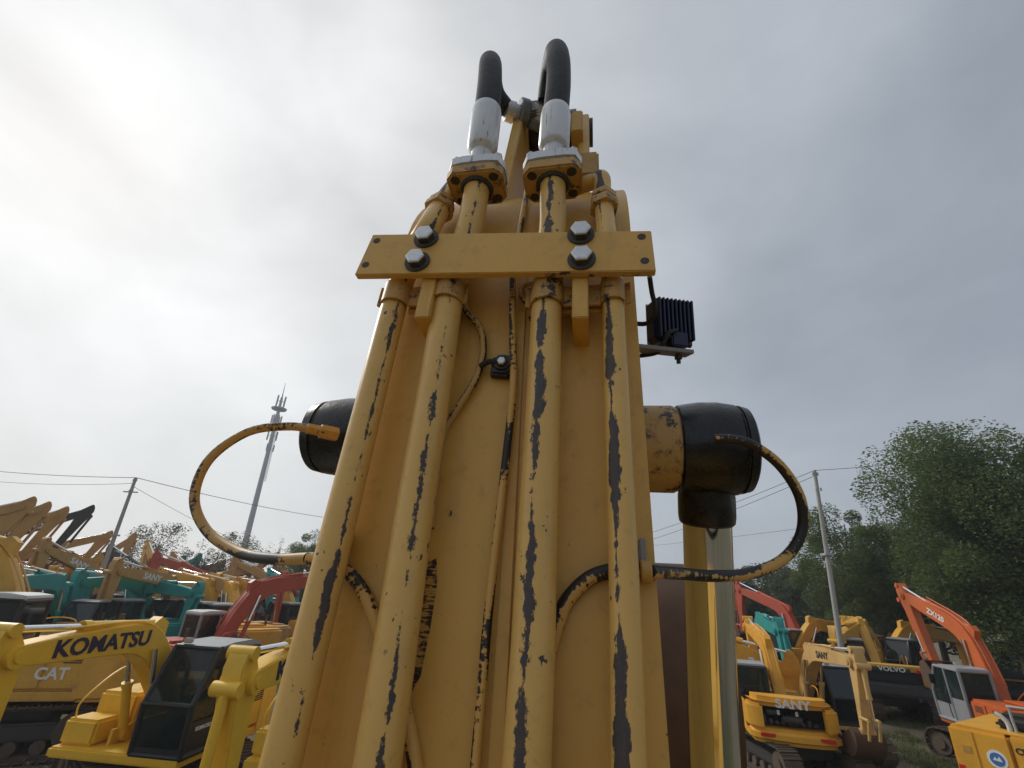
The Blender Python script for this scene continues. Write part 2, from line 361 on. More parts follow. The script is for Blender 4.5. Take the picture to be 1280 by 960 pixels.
def excavator(name, loc, rz, label, s=1.0, body='yellow', frame='black_paint', roofm='roof_grey', boom_a=45, arm_a=-110, buck_a=-60, uc=0.0, detail=1,
              boomL=5.6, armL=2.7, texts=(), glassm='glass', group=None, tail=-2.7, cw=None, swing=0.0, armmat=None, rear='plain', arm_on=True, cyl=None, category='excavator', swing_y=-0.12, front=True):
    root = empty(name, loc, rz); tag(root, label, category, group)
    Z = M4.Scale(s, 4); cyl = cyl or body; armmat = armmat or body; cw = cw or body
    undercarriage(root, s, uc, detail)
    def mk(): return MB(Z)
    # house
    m = mk(); m.prism([(1.5, 1.36), (1.5, -1.3), (tail+0.9, -1.34), (tail+0.9, 1.34)], 1.03, 1.2, 'z', 0.03); deck = m.build('deck', body, root)
    plan = [(tail+1.0, 1.36)] + [(tail + 0.55*(1-math.cos(a)) , 1.36*math.sin(a)**0.45 if math.sin(a) > 0 else 0) for a in [math.pi/2*k/6 for k in range(5, 0, -1)]]
    plan = [(tail+1.0, 1.36), (tail+0.42, 1.33), (tail+0.2, 1.15), (tail+0.07, 0.7), (tail, 0), (tail+0.07, -0.7), (tail+0.2, -1.15), (tail+0.42, -1.33), (tail+1.0, -1.36)]
    if rear == 'plain':
        m = mk(); m.prism(plan, 1.0, 2.02, 'z', 0.1, 3); cwo = m.build('counterweight', cw, root)
        m = mk(); m.box((tail+0.75, -1.31, 1.2), (-0.3, 1.31, 2.08), 0.07); hood = m.build('engine_hood', body, root)
        for (a, b2) in ((tail+0.85, tail+1.6), (tail+1.66, -0.4)):
            for sy in (1, -1):
                m = mk(); m.box((a, sy*1.325-0.012, 1.26), (b2, sy*1.325+0.012, 1.98), 0.01); pn = m.build('side_panel', body, hood)
                if detail >= 1:
                    m = mk()
                    for k in range(5): m.box((a+0.12, sy*1.338-0.008, 1.72+k*0.04), (a+0.5, sy*1.338+0.008, 1.74+k*0.04))
                    m.build('vent_grille', 'interior', pn)
        m = mk(); m.box((tail+1.0, -0.7, 2.08), (tail+1.9, 0.6, 2.17), 0.04); m.build('hood_top', body, hood)
    elif rear == 'box':
        m = mk(); m.box((tail, -1.33, 1.0), (tail+0.98, 1.33, 2.06), 0.05); cwo = m.build('counterweight', cw, root)
        m = mk(); m.box((tail+1.0, -1.33, 1.2), (-0.3, 1.33, 2.06), 0.03); hood = m.build('engine_hood', body, root)
        for (a, b2) in ((tail+0.06, tail+0.42), (tail+0.45, tail+0.96), (tail+1.04, tail+1.7), (tail+1.74, -0.4)):
            for sy in (1, -1):
                m = mk(); m.box((a, sy*1.335-0.012, 1.1), (b2, sy*1.335+0.012, 2.0), 0.01); m.build('side_panel', body, cwo if a < tail+1 else hood)
        m = mk(); m.box((tail+0.1, -1.25, 2.06), (-0.4, 1.25, 2.09), 0.01); m.build('hood_top', body, hood)
    elif rear == 'open':
        hood = None
        lowp = [(x, y * 1.0) for x, y in plan]
        m = mk(); m.prism(lowp, 0.92, 1.34, 'z', 0.12, 3); cwo = m.build('counterweight', cw, root)
        for sy in (1, -1):
            m = mk(); m.prism([(tail+1.0, sy*1.36), (tail+0.42, sy*1.33), (tail+0.2, sy*1.15), (tail+0.12, sy*0.92), (tail+0.3, sy*0.88), (tail+1.0, sy*1.1)], 1.30, 1.98, 'z', 0.06); m.build('rear_corner', cw, cwo)
        topp = [(x + 0.10, y * 0.93) for x, y in plan]
        m = mk(); m.prism(topp, 1.92, 2.20, 'z', 0.13, 4); m.build('hood_top', body, root)
        m = mk(); m.box((tail+0.85, -1.05, 1.3), (-0.3, 1.05, 1.98)); m.build('engine_bay', 'interior', root)
        m = mk()
        for k in range(9):
            y = -0.75 + k*0.19; m.box((tail+0.42+0.05*rnd.random(), y, 1.42), (tail+0.9, y+0.13, 1.5+0.35*rnd.random()), 0.02)
        m.cyl((tail+0.35, -0.25, 1.6), (tail+0.35, 0.3, 1.6), 0.10); m.cyl((tail+0.4, 0.4, 1.75), (tail+0.4, 0.75, 1.75), 0.08); m.build('engine', 'dark_grey', root)
        for y in (-0.12, 0.42):
            m = mk(); m.cyl((tail+0.28, y, 1.72), (tail+0.28, y, 1.84), 0.045); m.build('engine_filter', 'white_paint', root)
        for y in (-0.85, 0.85):
            m = mk(); m.box((tail+0.06-0.02, y-0.22, 1.12), (tail+0.10, y+0.22, 1.22), 0.01, M4.Translation(V((0.02, 0, 0)))); m.build('reflector', 'red_reflector', cwo)
        for sy in (1, -1):
            m = mk(); m.box((tail+1.0, sy*1.3-0.03, 1.2), (-0.3, sy*1.3+0.03, 1.95), 0.02); m.build('side_panel', body, root)
    elif rear == 'dark':
        m = mk(); m.prism(plan, 1.0, 1.5, 'z', 0.1, 3); cwo = m.build('counterweight', 'dark_grey', root)
        m = mk(); m.prism([(x+0.12, y*0.97) for x, y in plan], 1.5, 2.0, 'z', 0.06, 2); bay = m.build('engine_bay', 'interior', root)
        m = mk(); m.prism([(x+0.05, y*0.98) for x, y in plan], 1.88, 2.16, 'z', 0.08, 3); top = m.build('hood_top', body, root)
        m = mk(); m.prism([(x+0.034, y*0.9) for x, y in plan], 1.93, 2.10, 'z', 0.03, 2); m.build('rear_band', 'dark_grey', root)
        for sy in (1, -1):
            m = mk(); m.prism([(tail+1.0, sy*1.36), (tail+0.4, sy*1.33), (tail+0.15, sy*1.15), (tail+0.25, sy*1.05), (tail+1.0, sy*1.2)], 1.45, 1.95, 'z', 0.04); m.build('rear_corner', body, root)
        for sy in (1, -1):
            m = mk(); m.box((tail+0.02, sy*1.0-0.14, 1.94), (tail+0.15, sy*1.0+0.14, 2.06), 0.01); m.build('tail_lamp', 'red_reflector', root)
        m = mk(); m.box((tail+0.8, -1.31, 1.2), (-0.3, 1.31, 2.05), 0.07); hood = m.build('engine_hood', body, root)
    m = mk(); m.box((-0.32, -1.31, 1.2), (0.75, -0.42, 1.98), 0.06); m.build('fuel_tank', body, root)
    m = mk(); m.box((0.78, -1.31, 1.2), (1.35, -0.6, 1.62), 0.05); m.build('tool_box', body, root)
    m = mk(); m.cyl((tail+1.35, -0.85, 2.05), (tail+1.35, -0.85, 2.55), 0.06); m.build('exhaust', 'rust', root)
    if detail >= 1:
        m = mk(); m.tube(smooth_path([V((-0.2, -1.2, 1.95)), V((-0.2, -1.22, 2.35)), V((0.5, -1.22, 2.35)), V((1.2, -1.22, 1.9)), V((1.25, -1.2, 1.6))], 4), 0.018, 6); m.build('handrail', body, root)
    cab(root, s, frame, roofm, glassm, detail=detail)
    if not front: return root
    # front end
    B = M4.Translation(V((0.2, swing_y, 1.55)) * s) @ M4.Rotation(swing, 4, 'Z') @ Z
    for sy in (1, -1):
        m = MB(B); m.prism([(-0.25, -0.4), (-0.2, 0.2), (0.05, 0.25), (0.55, -0.1), (0.95, -0.1), (0.95, -0.4)], sy*0.30-0.03, sy*0.30+0.03); m.build('boom_bracket', body, root)
    th = R(boom_a); cs, sn = math.cos(th), math.sin(th); Lb = boomL
    def bl(x, z): return V((x*cs - z*sn, 0, x*sn + z*cs))
    cps = smooth_path([bl(0, 0), bl(.16*Lb, .105*Lb), bl(.31*Lb, .185*Lb), bl(.42*Lb, .215*Lb), bl(.53*Lb, .20*Lb), bl(.76*Lb, .105*Lb), bl(Lb, 0)], 4)
    nb = len(cps); prof = bez_profile(cps, [0.34 + 0.36*math.sin(math.pi*min(1, (i/(nb-1))*0.95+0.02))**0.8 for i in range(nb)])
    k0 = 0.62 if Lb < 5 else 1.0
    prof = bez_profile(cps, [(0.30 + 0.36*math.sin(math.pi*min(1, (i/(nb-1))*0.95+0.02))**0.8) * (0.8 if Lb < 5 else 1.0) for i in range(nb)])
    m = MB(B); m.prism(prof, -0.20, 0.20, bev=0.018); boom = m.build('boom', body, root, 30)
    for sy in (-0.12, 0.12):
        if detail >= 1:
            q = [c + V((-(cps[min(i+1, nb-1)]-cps[max(i-1, 0)]).normalized().z, 0, (cps[min(i+1, nb-1)]-cps[max(i-1, 0)]).normalized().x)) * (0.30 if Lb < 5 else 0.37) + V((0, sy, 0)) for i, c in enumerate(cps)][3:-3]
            m = MB(B); m.tube(q, 0.022, 6); m.build('hydraulic_pipe', body, boom)
    tip = cps[-1]
    m = MB(B); m.cyl(tip + V((0, -0.26, 0)), tip + V((0, 0.26, 0)), 0.16, seg=18); m.cyl(tip + V((0, -0.29, 0)), tip + V((0, 0.29, 0)), 0.08, seg=14); m.build('boom_pin', body, boom)
    def ram(nm, p0, p1, y, r, frac=0.58, rr=None):
        d = p1 - p0; o = V((0, y, 0)); m = MB(B); m.cyl(p0+o, p0+o+d*frac, r, seg=12); m.cyl(p0+o+V((0, -r*1.1, 0)), p0+o+V((0, r*1.1, 0)), r*1.05, seg=12); m.cyl(p0+o+d*(frac-0.05), p0+o+d*frac, r*1.18, seg=12)
        c = m.build(nm, cyl, root); m = MB(B); m.cyl(p0+o+d*frac, p1+o, r*0.58, seg=12); m.build('piston_rod', 'chrome', c)
    mid = cps[int(nb*0.44)]
    for sy in (0.27, -0.27): ram('boom_cylinder', V((0.7, 0, -0.25)), mid - V((0, 0, 0.05)), sy, 0.085, 0.6)
    if not arm_on: return root
    aa = R(arm_a); ad = V((math.cos(aa), 0, math.sin(aa))); ap = V((-ad.z, 0, ad.x))     # ap: outer side (away from the machine)
    ap = -ap if ap.x < 0 and arm_a < -90 and False else ap
    ka = 0.74 if Lb < 5 else 1.0
    def al(x, z): return tip + ad*x*(1.0 if x > 0.7 else ka) + ap*z*ka
    pts = [al(-0.52, .30), al(-0.62, .14), al(-0.50, .02), al(-0.12, -.20), al(.25, -.24), al(.9, -.16), al(armL, -.10), al(armL+.1, .0), al(armL, .12), al(.6, .34), al(.15, .40), al(-0.3, .40)]
    m = MB(B); m.prism([(p.x, p.z) for p in pts], -0.16, 0.16, bev=0.015); arm = m.build('arm', armmat, root, 30)
    for q in (al(-0.52, .16), al(armL, 0), al(.05, .44)):
        m = MB(B); m.cyl(q + V((0, -0.21, 0)), q + V((0, 0.21, 0)), 0.10, seg=14); m.build('arm_pin', armmat, arm)
    top = cps[int(nb*0.47)]; tg = (cps[int(nb*0.47)+1] - top).normalized(); up = V((-tg.z, 0, tg.x)); ear = top + up*(0.42 if Lb < 5 else 0.50)
    m = MB(B); m.prism([((ear + tg*a + up*b2).x, (ear + tg*a + up*b2).z) for a, b2 in ((-.3, -.25), (-.12, .1), (.12, .1), (.3, -.25))], -0.11, 0.11); m.build('cylinder_lug', body, boom)
    ram('arm_cylinder', ear, al(-0.52, .16), 0, 0.088, 0.58)
    e = al(armL, 0); ba = R(buck_a)
    lk = al(armL-.45, .08) + ap*0.42
    ram('bucket_cylinder', al(.1, .46), lk, 0, 0.07, 0.6)
    m = MB(B)
    for sy in (-.15, .15):
        m.cyl(al(armL-.4, .05)+V((0, sy, 0)), lk+V((0, sy, 0)), 0.045, seg=8); m.cyl(lk+V((0, sy, 0)), e+ap*0.35+ad*0.1+V((0, sy, 0)), 0.045, seg=8)
    m.build('bucket_link', armmat, arm)
    # bucket: curved shell, two cheeks and teeth
    bx = V((math.cos(ba), 0, math.sin(ba))); bz = V((-bx.z, 0, bx.x)); ks = 0.78 if Lb < 5 else 1.0
    def bk(x, z): return e + (bx*x + bz*z)*ks
    shell = [bk(0, -.16), bk(-.05, .15), bk(.2, .42), bk(.62, .52), bk(1.0, .36), bk(1.2, 0.0), bk(1.22, -.42)]
    shell = smooth_path(shell, 3)
    ins = [p + (bk(.55, -.1) - p) * 0.07 for p in shell]; wd = 0.52*ks
    m = MB(B); m.prism([(p.x, p.z) for p in shell] + [(p.x, p.z) for p in reversed(ins)], -wd, wd); buck = m.build('bucket', 'rust', root)
    for sy in (1, -1):
        m = MB(B); m.prism([(p.x, p.z) for p in shell], sy*wd-0.02, sy*wd+0.02); m.build('bucket_cheek', 'rust', buck)
    for k in range(5):
        y = -wd + 0.06 + k*(2*wd-0.12)/4; a, b2 = bk(1.2, -.38), bk(1.12, -.68)
        m = MB(B); m.cyl(V((a.x, y, a.z)), V((b2.x, y, b2.z)), 0.055, 0.02, 6); m.build('bucket_tooth', 'steel', buck)
    # lettering
    for (where, txt, mt, size) in texts:
        if where in ('boomL', 'boomR'):
            i0 = int(nb*0.60); i1 = int(nb*0.86); xd = (cps[i1]-cps[i0]); o = (cps[i0]+cps[i1])*0.5; sy = 0.207 if where == 'boomL' else -0.207
            wm = B @ V((o.x, sy, o.z)); rot = B.to_3x3(); xx = rot @ (xd * (-1 if sy > 0 else 1)); nn = rot @ V((0, 1 if sy > 0 else -1, 0))
            lettering(txt, size*s, mt, wm, xx, nn, boom, 0.03, wide=1.15)
        elif where == 'rear':
            zz = {'plain': 1.72, 'open': 2.05, 'dark': 2.02}[rear]; xx = {'plain': tail-0.012, 'open': tail+0.085, 'dark': tail+0.01}[rear]
            lettering(txt, size*s, mt, V((xx, 0, zz))*s, (0, -1, 0), (-1, 0, 0), cwo, 0.03, wide=1.2)
        elif where == 'cabL': lettering(txt, size*s, mt, V((1.05, 1.385, 1.60))*s, (-1, 0, 0), (0, 1, 0), root, 0.03)
        elif where == 'sideR': lettering(txt, size*s, mt, V((tail+1.5, -1.352, 1.62))*s, (1, 0, 0), (0, -1, 0), hood, 0.03)
        elif where == 'sideL': lettering(txt, size*s, mt, V((tail+1.48, 1.345, 1.52))*s, (-1, 0, 0), (0, 1, 0), hood, 0.03)
    return root
# ------------------------------------------------------------------ the excavator the picture is taken from: its raised boom
BV = (CR * 0.078 + CU * 0.86 + CF * 0.505).normalized()
BU = (CR + CU * 0.012 + CF * -0.175); BU = (BU - BV * BU.dot(BV)).normalized()
BN = BU.cross(BV)
P0 = at(640, 960, 0.60)
def bp(px, py, h=0.0):
    d = ray(px, py); return CP + d * ((P0 + BN*h - CP).dot(BN) / d.dot(BN))
def loc3(u, v, n): return P0 + BU*u + BV*v + BN*n
def uvn(p): q = p - P0; return V((q.dot(BU), q.dot(BV), q.dot(BN)))

# worn paint on the steel pipes: bare dark streaks along the crest, from UVs
def pipe_mat(name, u0, width, amount, seed, c=(0.74, 0.47, 0.14)):
    m, t, b = newmat(name)
    uv = nd(t, 'ShaderNodeUVMap').outputs['UV']; sp = nd(t, 'ShaderNodeSeparateXYZ'); t.links.new(uv, sp.inputs[0])
    U_, W_ = sp.outputs['X'], sp.outputs['Y']
    def coord(su, sw, off):
        cb = nd(t, 'ShaderNodeCombineXYZ'); t.links.new(mth(t, 'MULTIPLY', U_, su), cb.inputs[0]); t.links.new(mth(t, 'MULTIPLY_ADD', W_, sw, off), cb.inputs[1]); cb.inputs[2].default_value = seed; return cb.outputs[0]
    wob = noise(t, coord(0.0, 7.0, seed*3.1), 1.0, 4, 0.6)
    lng = noise(t, coord(0.0, 4.2, seed*1.7), 1.0, 5, 0.62)
    fine = noise(t, coord(16.0, 48.0, seed), 1.0, 8, 0.82); mid = noise(t, coord(7.0, 14.0, seed+2), 1.0, 4, 0.65)
    d = mth(t, 'ABSOLUTE', mth(t, 'SUBTRACT', U_, mth(t, 'MULTIPLY_ADD', wob, 0.07, u0-0.035)))
    d = mth(t, 'ADD', d, mth(t, 'ADD', mth(t, 'MULTIPLY_ADD', fine, 0.16, -0.08), mth(t, 'MULTIPLY_ADD', mid, 0.14, -0.07)))
    wid = mth(t, 'MULTIPLY', mth(t, 'MULTIPLY_ADD', lng, 6.0, -3.0 + amount*5.0, True), width)
    worn = step(t, mth(t, 'SUBTRACT', wid, d), -0.003, 0.003)
    spot = mth(t, 'MULTIPLY', step(t, noise(t, coord(11.0, 42.0, seed+5), 1.0, 4, 0.6), 0.665, 0.675), step(t, noise(t, coord(2, 4, seed+9), 1.0, 2), 0.44, 0.5))
    worn = mth(t, 'MAXIMUM', worn, spot)
    co = nd(t, 'ShaderNodeTexCoord').outputs['Object']; f = noise(t, co, 60, 6, 0.7); g = noise(t, co, 5, 5, 0.6)
    base = mixc(t, mth(t, 'MULTIPLY', g, 0.8), c, (c[0]*0.8, c[1]*0.74, c[2]*0.62))
    base = mixc(t, mth(t, 'MULTIPLY', step(t, f, 0.54, 0.8), 0.45), base, (0.22, 0.15, 0.08)); base = mixc(t, mth(t, 'MULTIPLY', step(t, noise(t, co, 14, 6, 0.7), 0.50, 0.75), 0.30), base, (0.36, 0.24, 0.11))
    rust = mixc(t, step(t, fine, 0.45, 0.62), (0.050, 0.043, 0.045), (0.085, 0.055, 0.04))
    t.links.new(mixc(t, worn, base, rust), b.inputs['Base Color'])
    t.links.new(mth(t, 'MULTIPLY_ADD', f, 0.25, mth(t, 'MULTIPLY_ADD', worn, 0.18, 0.24)), b.inputs['Roughness'])
    bump(t, b, mth(t, 'SUBTRACT', mth(t, 'MULTIPLY', f, 0.12), worn), 0.5, 0.0008)
    return m
pipe_mat('pipe_worn_a', 0.63, 0.036, 0.06, 1.0); pipe_mat('pipe_worn_b', 0.575, 0.040, 0.04, 2.3)
pipe_mat('pipe_worn_c', 0.47, 0.052, 0.12, 3.9); pipe_mat('pipe_worn_d', 0.42, 0.10, 0.06, 5.2)
def hose_mat(name, flake, seed, c=(0.60, 0.35, 0.09), under=(0.018, 0.017, 0.016)):
    m, t, b = newmat(name)
    uv = nd(t, 'ShaderNodeUVMap').outputs['UV']
    mp = nd(t, 'ShaderNodeMapping'); t.links.new(uv, mp.inputs[0]); mp.inputs['Scale'].default_value = (3.5, 150, 1); mp.inputs['Location'].default_value = (seed, seed*2, seed)
    mp2 = nd(t, 'ShaderNodeMapping'); t.links.new(uv, mp2.inputs[0]); mp2.inputs['Scale'].default_value = (2.2, 7, 1); mp2.inputs['Location'].default_value = (seed*1.7, 0, 0)
    a = noise(t, mp.outputs[0], 1.0, 4, 0.6); g = noise(t, mp2.outputs[0], 1.0, 3, 0.5)
    k = step(t, mth(t, 'MULTIPLY_ADD', g, 1.3, mth(t, 'MULTIPLY', a, 0.55)), 1.12-flake, 1.17-flake)
    t.links.new(mixc(t, k, c, under), b.inputs['Base Color']); b.inputs['Roughness'].default_value = 0.5
    bump(t, b, mth(t, 'SUBTRACT', 0.0, k), 0.5, 0.0006)
    return m
hose_mat('hose_painted', 0.19, 1.0, (0.46, 0.27, 0.07)); hose_mat('hose_flaked', 0.31, 4.0); hose_mat('hose_black', 0.62, 7.0, (0.03, 0.03, 0.03)); hose_mat('tube_flaked', 0.20, 2.0)
plain('hose_rubber', (0.011, 0.011, 0.012), 0.6, 0, 0.35, 60, 0.3)
plain('bolt_zinc', (0.62, 0.63, 0.64), 0.38, 0.75, 0.25, 70, 0.15); plain('bolt_dark', (0.05, 0.047, 0.042), 0.6, 0.2, 0.5, 60, 0.3)
plain('zinc_grey', (0.20, 0.205, 0.21), 0.5, 0.5, 0.3, 40, 0.3)
plain('plastic_navy', (0.012, 0.016, 0.055), 0.42, 0, 0.2, 40, 0.05)
# silver wrap paint on the hose ends: pale, with dark scratches
m, t, b = newmat('silver_fitting'); co = nd(t, 'ShaderNodeTexCoord').outputs['Object']
mp = nd(t, 'ShaderNodeMapping'); t.links.new(co, mp.inputs[0]); mp.inputs['Scale'].default_value = (95, 95, 8)
k = step(t, noise(t, mp.outputs[0], 1.0, 6, 0.75), 0.56, 0.66); g = noise(t, co, 9, 4)
t.links.new(mixc(t, k, mixc(t, g, (0.52, 0.54, 0.56), (0.74, 0.75, 0.76)), (0.17, 0.16, 0.15)), b.inputs['Base Color'])
b.inputs['Metallic'].default_value = 0.35; b.inputs['Roughness'].default_value = 0.36
# oily black enamel of the cylinder heads
m, t, b = newmat('oily_black'); co = nd(t, 'ShaderNodeTexCoord').outputs['Object']
f = noise(t, co, 16, 6, 0.7); t.links.new(mixc(t, step(t, f, 0.5, 0.75), (0.010, 0.010, 0.011), (0.040, 0.034, 0.028)), b.inputs['Base Color'])
t.links.new(mth(t, 'MULTIPLY_ADD', f, 0.7, -0.06, True), b.inputs['Roughness']); bump(t, b, f, 0.5, 0.006)
# boom plate paint: fine orange peel, few chips, and one rubbed patch where a hose has chafed
m, t, b = newmat('boom_paint'); co = nd(t, 'ShaderNodeTexCoord').outputs['Object']
g = noise(t, co, 3.0, 6, 0.6); f = noise(t, co, 220, 4, 0.6); h = noise(t, co, 26, 7, 0.72)
base = mixc(t, mth(t, 'MULTIPLY', g, 0.75), (0.68, 0.405, 0.088), (0.565, 0.31, 0.056))
base = mixc(t, mth(t, 'MULTIPLY', step(t, h, 0.50, 0.78), 0.38), base, (0.24, 0.145, 0.06))
mps = nd(t, 'ShaderNodeMapping'); t.links.new(co, mps.inputs[0]); mps.inputs['Scale'].default_value = (22, 22, 1.6)
base = mixc(t, mth(t, 'MULTIPLY', step(t, noise(t, mps.outputs[0], 1.0, 6, 0.65), 0.52, 0.78), 0.30), base, (0.30, 0.18, 0.07))
spk = step(t, noise(t, co, 130, 2, 0.5), 0.74, 0.77); base = mixc(t, mth(t, 'MULTIPLY', spk, 0.7), base, (0.12, 0.07, 0.03))
chip = step(t, noise(t, co, 24, 5, 0.6), 0.735, 0.742)
base = mixc(t, chip, base, (0.06, 0.03, 0.022))
t.links.new(base, b.inputs['Base Color'])
t.links.new(mth(t, 'MULTIPLY_ADD', h, 0.25, 0.30), b.inputs['Roughness']); bump(t, b, mth(t, 'ADD', f, mth(t, 'MULTIPLY', g, 1.5)), 0.18, 0.0012)
m, t, b = newmat('scuff'); uvm = nd(t, 'ShaderNodeTexCoord').outputs['Object']
mp = nd(t, 'ShaderNodeMapping'); t.links.new(uvm, mp.inputs[0]); mp.inputs['Scale'].default_value = (40, 40, 330)
q = mth(t, 'MULTIPLY_ADD', noise(t, mp.outputs[0], 1.0, 3, 0.6), 0.8, mth(t, 'MULTIPLY', noise(t, uvm, 75, 4, 0.7), 0.7))
t.links.new(mixc(t, step(t, q, 0.72, 0.80), (0.035, 0.020, 0.015), (0.50, 0.28, 0.06)), b.inputs['Base Color']); b.inputs['Roughness'].default_value = 0.55
m, t, b = newmat('chipped_paint'); co = nd(t, 'ShaderNodeTexCoord').outputs['Object']
k = noise(t, co, 38, 8, 0.75); g = noise(t, co, 8, 4)
base = mixc(t, g, (0.58, 0.35, 0.10), (0.42, 0.24, 0.07)); base = mixc(t, step(t, k, 0.50, 0.62), base, (0.20, 0.12, 0.06))
t.links.new(mixc(t, step(t, mth(t, 'MULTIPLY_ADD', g, 0.35, k), 0.76, 0.775), base, (0.045, 0.034, 0.03)), b.inputs['Base Color']); b.inputs['Roughness'].default_value = 0.5; bump(t, b, k, 0.3, 0.002)
plain('clamp_black', (0.012, 0.012, 0.013), 0.45); plain('dirty_yellow', (0.46, 0.26, 0.06), 0.5, 0, 0.35, 25, 0.2)

uR = uvn(bp(838, 960)).x; uL = uvn(bp(325, 960)).x; uC = (uR + uL) / 2
vb = uvn(bp(640, 262)).y
FWD = V((-BN.x, -BN.y, 0)).normalized(); HEAD = math.atan2(FWD.y, FWD.x)
S0 = 1.1; foot = loc3(uC, -1.95, -0.22)
base_xy = V((foot.x, foot.y, 0)) - (M4.Rotation(HEAD, 3, 'Z') @ (V((0.2, 0.0, 0)) * S0))
main = excavator('excavator', base_xy, HEAD, 'yellow excavator with raised boom carrying worn steel pipes, looping black hoses and bolted plate',
                 s=S0, body='yellow', detail=1, front=False)
bpy.context.view_layer.update()
INV = (M4.Translation(base_xy) @ M4.Rotation(HEAD, 4, 'Z')).inverted()
def nb_(): return MB(INV)
UVN = M4(((BU.x, BV.x, BN.x, P0.x), (BU.y, BV.y, BN.y, P0.y), (BU.z, BV.z, BN.z, P0.z), (0, 0, 0, 1)))
def fb_(): return MB(INV @ UVN)          # coordinates (across, along, out of the boom face)

# boom: skin profile (along, out) with the bend, as a box girder
bend = R(50); rad = 0.42
sk = [(-2.05, -0.02), (-1.7, 0.0), (-0.4, 0.0), (vb-0.1, 0.0)]
for k in range(1, 9):
    a = bend*k/8; sk.append((vb-0.1 + rad*math.sin(a), -rad*(1-math.cos(a))))
d2 = (math.cos(bend), -math.sin(bend)); e0 = sk[-1]; LEN2 = 2.7
sk.append((e0[0] + d2[0]*LEN2, e0[1] + d2[1]*LEN2))
q2 = (-math.sin(bend), -math.cos(bend))
under = [(sk[-1][0] + q2[0]*0.34, sk[-1][1] + q2[1]*0.34), (e0[0] + q2[0]*0.72 + d2[0]*0.3, e0[1] + q2[1]*0.72 + d2[1]*0.3), (vb-0.5, -0.78), (-0.6, -0.66), (-1.7, -0.36), (-2.05, -0.30)]
def side(poly, u0, u1, nm, mt, par, bev=0.0, smooth=35):
    m = fb_(); m.prism(poly, u0, u1, axis='x', bev=bev); return m.build(nm, mt, par, smooth)
boom = side([(a, b2-0.014) for a, b2 in sk] + under, uL+0.018, uR-0.018, 'boom', 'boom_paint', main)
inner = [(a, b2-0.016) for a, b2 in sk]
side(sk + inner[::-1], uL, uR, 'boom_top_plate', 'boom_paint', boom, 0.002)
side([(a, b2+0.0) for a, b2 in under] + [(a*1.0 + (0.01 if i else 0), b2-0.016) for i, (a, b2) in reversed(list(enumerate(under)))], uL-0.01, uR+0.01, 'boom_bottom_plate', 'boom_paint', boom)
m = fb_(); m.cyl((uL-0.06, -1.95, -0.18), (uR+0.06, -1.95, -0.18), 0.16, seg=24); m.build('boom_foot_pin', 'boom_paint', boom)
for u in (uL-0.075, uR+0.025):
    side([(-2.3, -0.5), (-1.9, 0.02), (-1.75, -0.05), (-1.75, -0.9), (-2.3, -1.6)], u, u+0.05, 'boom_bracket', 'boom_paint', main)

# steel pipes up the boom face
def pipe(nm, pts, r, mt, par=main):
    m = nb_(); m.tube(smooth_path(pts, 10), r, 24, ref=BN, uv=True); return m.build(nm, mt, par, 60)
H = 0.052
def low(px, py): return bp(px, py, H)
def ext(a, b2, k): return a + (a - b2).normalized() * k
p1 = [low(350, 960), low(389, 800), low(428, 640), low(463, 500), low(497, 368)]
p1 = [ext(p1[0], p1[1], 0.9)] + p1 + [low(520, 312), at(536, 285, 1.06), at(549, 262, 1.13)]
pipe('hydraulic_pipe', p1, 0.0262, 'pipe_worn_a')
p2 = [low(471, 960), low(497, 790), low(518, 640), low(541, 500), low(562, 370)]
T2 = at(597, 232, 1.125); p2 = [ext(p2[0], p2[1], 0.9)] + p2 + [low(578, 318), at(588, 280, 1.065), at(593, 255, 1.095), T2]
pipe('hydraulic_pipe', p2, 0.0305, 'pipe_worn_b')
p3 = [low(658, 960), low(667, 790), low(673, 640), low(679, 500), low(684, 370)]
T3 = at(691, 226, 1.105); p3 = [ext(p3[0], p3[1], 0.9)] + p3 + [low(688, 318), at(691, 280, 1.04), at(691, 252, 1.07), T3]
pipe('hydraulic_pipe', p3, 0.0300, 'pipe_worn_c')
p4 = [low(786, 960), low(782, 790), low(777, 640), low(771, 500), low(766, 370)]
p4 = [ext(p4[0], p4[1], 0.9)] + p4 + [low(762, 318), at(757, 282, 1.02), at(755, 258, 1.06)]
pipe('hydraulic_pipe', p4, 0.0210, 'pipe_worn_d')
def hexnut(c, d, r, l, nm, mt, par, flange=0.0):
    m = nb_(); d = d.normalized(); m.lathe(c, d, [(0, r*0.93), (0.0008, r), (l-0.002, r), (l, r*0.86)], 6)
    if flange: m.lathe(c - d*0.004, d, [(0, flange*0.92), (0.001, flange), (0.004, flange), (0.0045, flange*0.9)], 24)
    return m.build(nm, mt, par, 25)
# unions and upper tails of the two outer pipes
for (a, b2, r, tailp) in ((p1[-1], p1[-2], 0.0235, [at(549, 262, 1.13), at(558, 246, 1.17), at(575, 226, 1.24), at(600, 205, 1.34)]),
                          (p4[-1], p4[-2], 0.0215, [at(755, 258, 1.06), at(753, 238, 1.09), at(752, 224, 1.11), at(743, 226, 1.13), at(715, 236, 1.15)])):
    d = (a - b2).normalized()
    hexnut(a - d*0.012, d, r*1.55, 0.026, 'union_nut', 'chipped_paint', main); hexnut(a + d*0.020, d, r*1.42, 0.02, 'union_nut', 'chipped_paint', main)
    m = nb_(); m.tube(smooth_path(tailp, 8), r*0.95, 18, uv=True); m.build('pipe_tail', 'pipe_worn_d', main, 60)

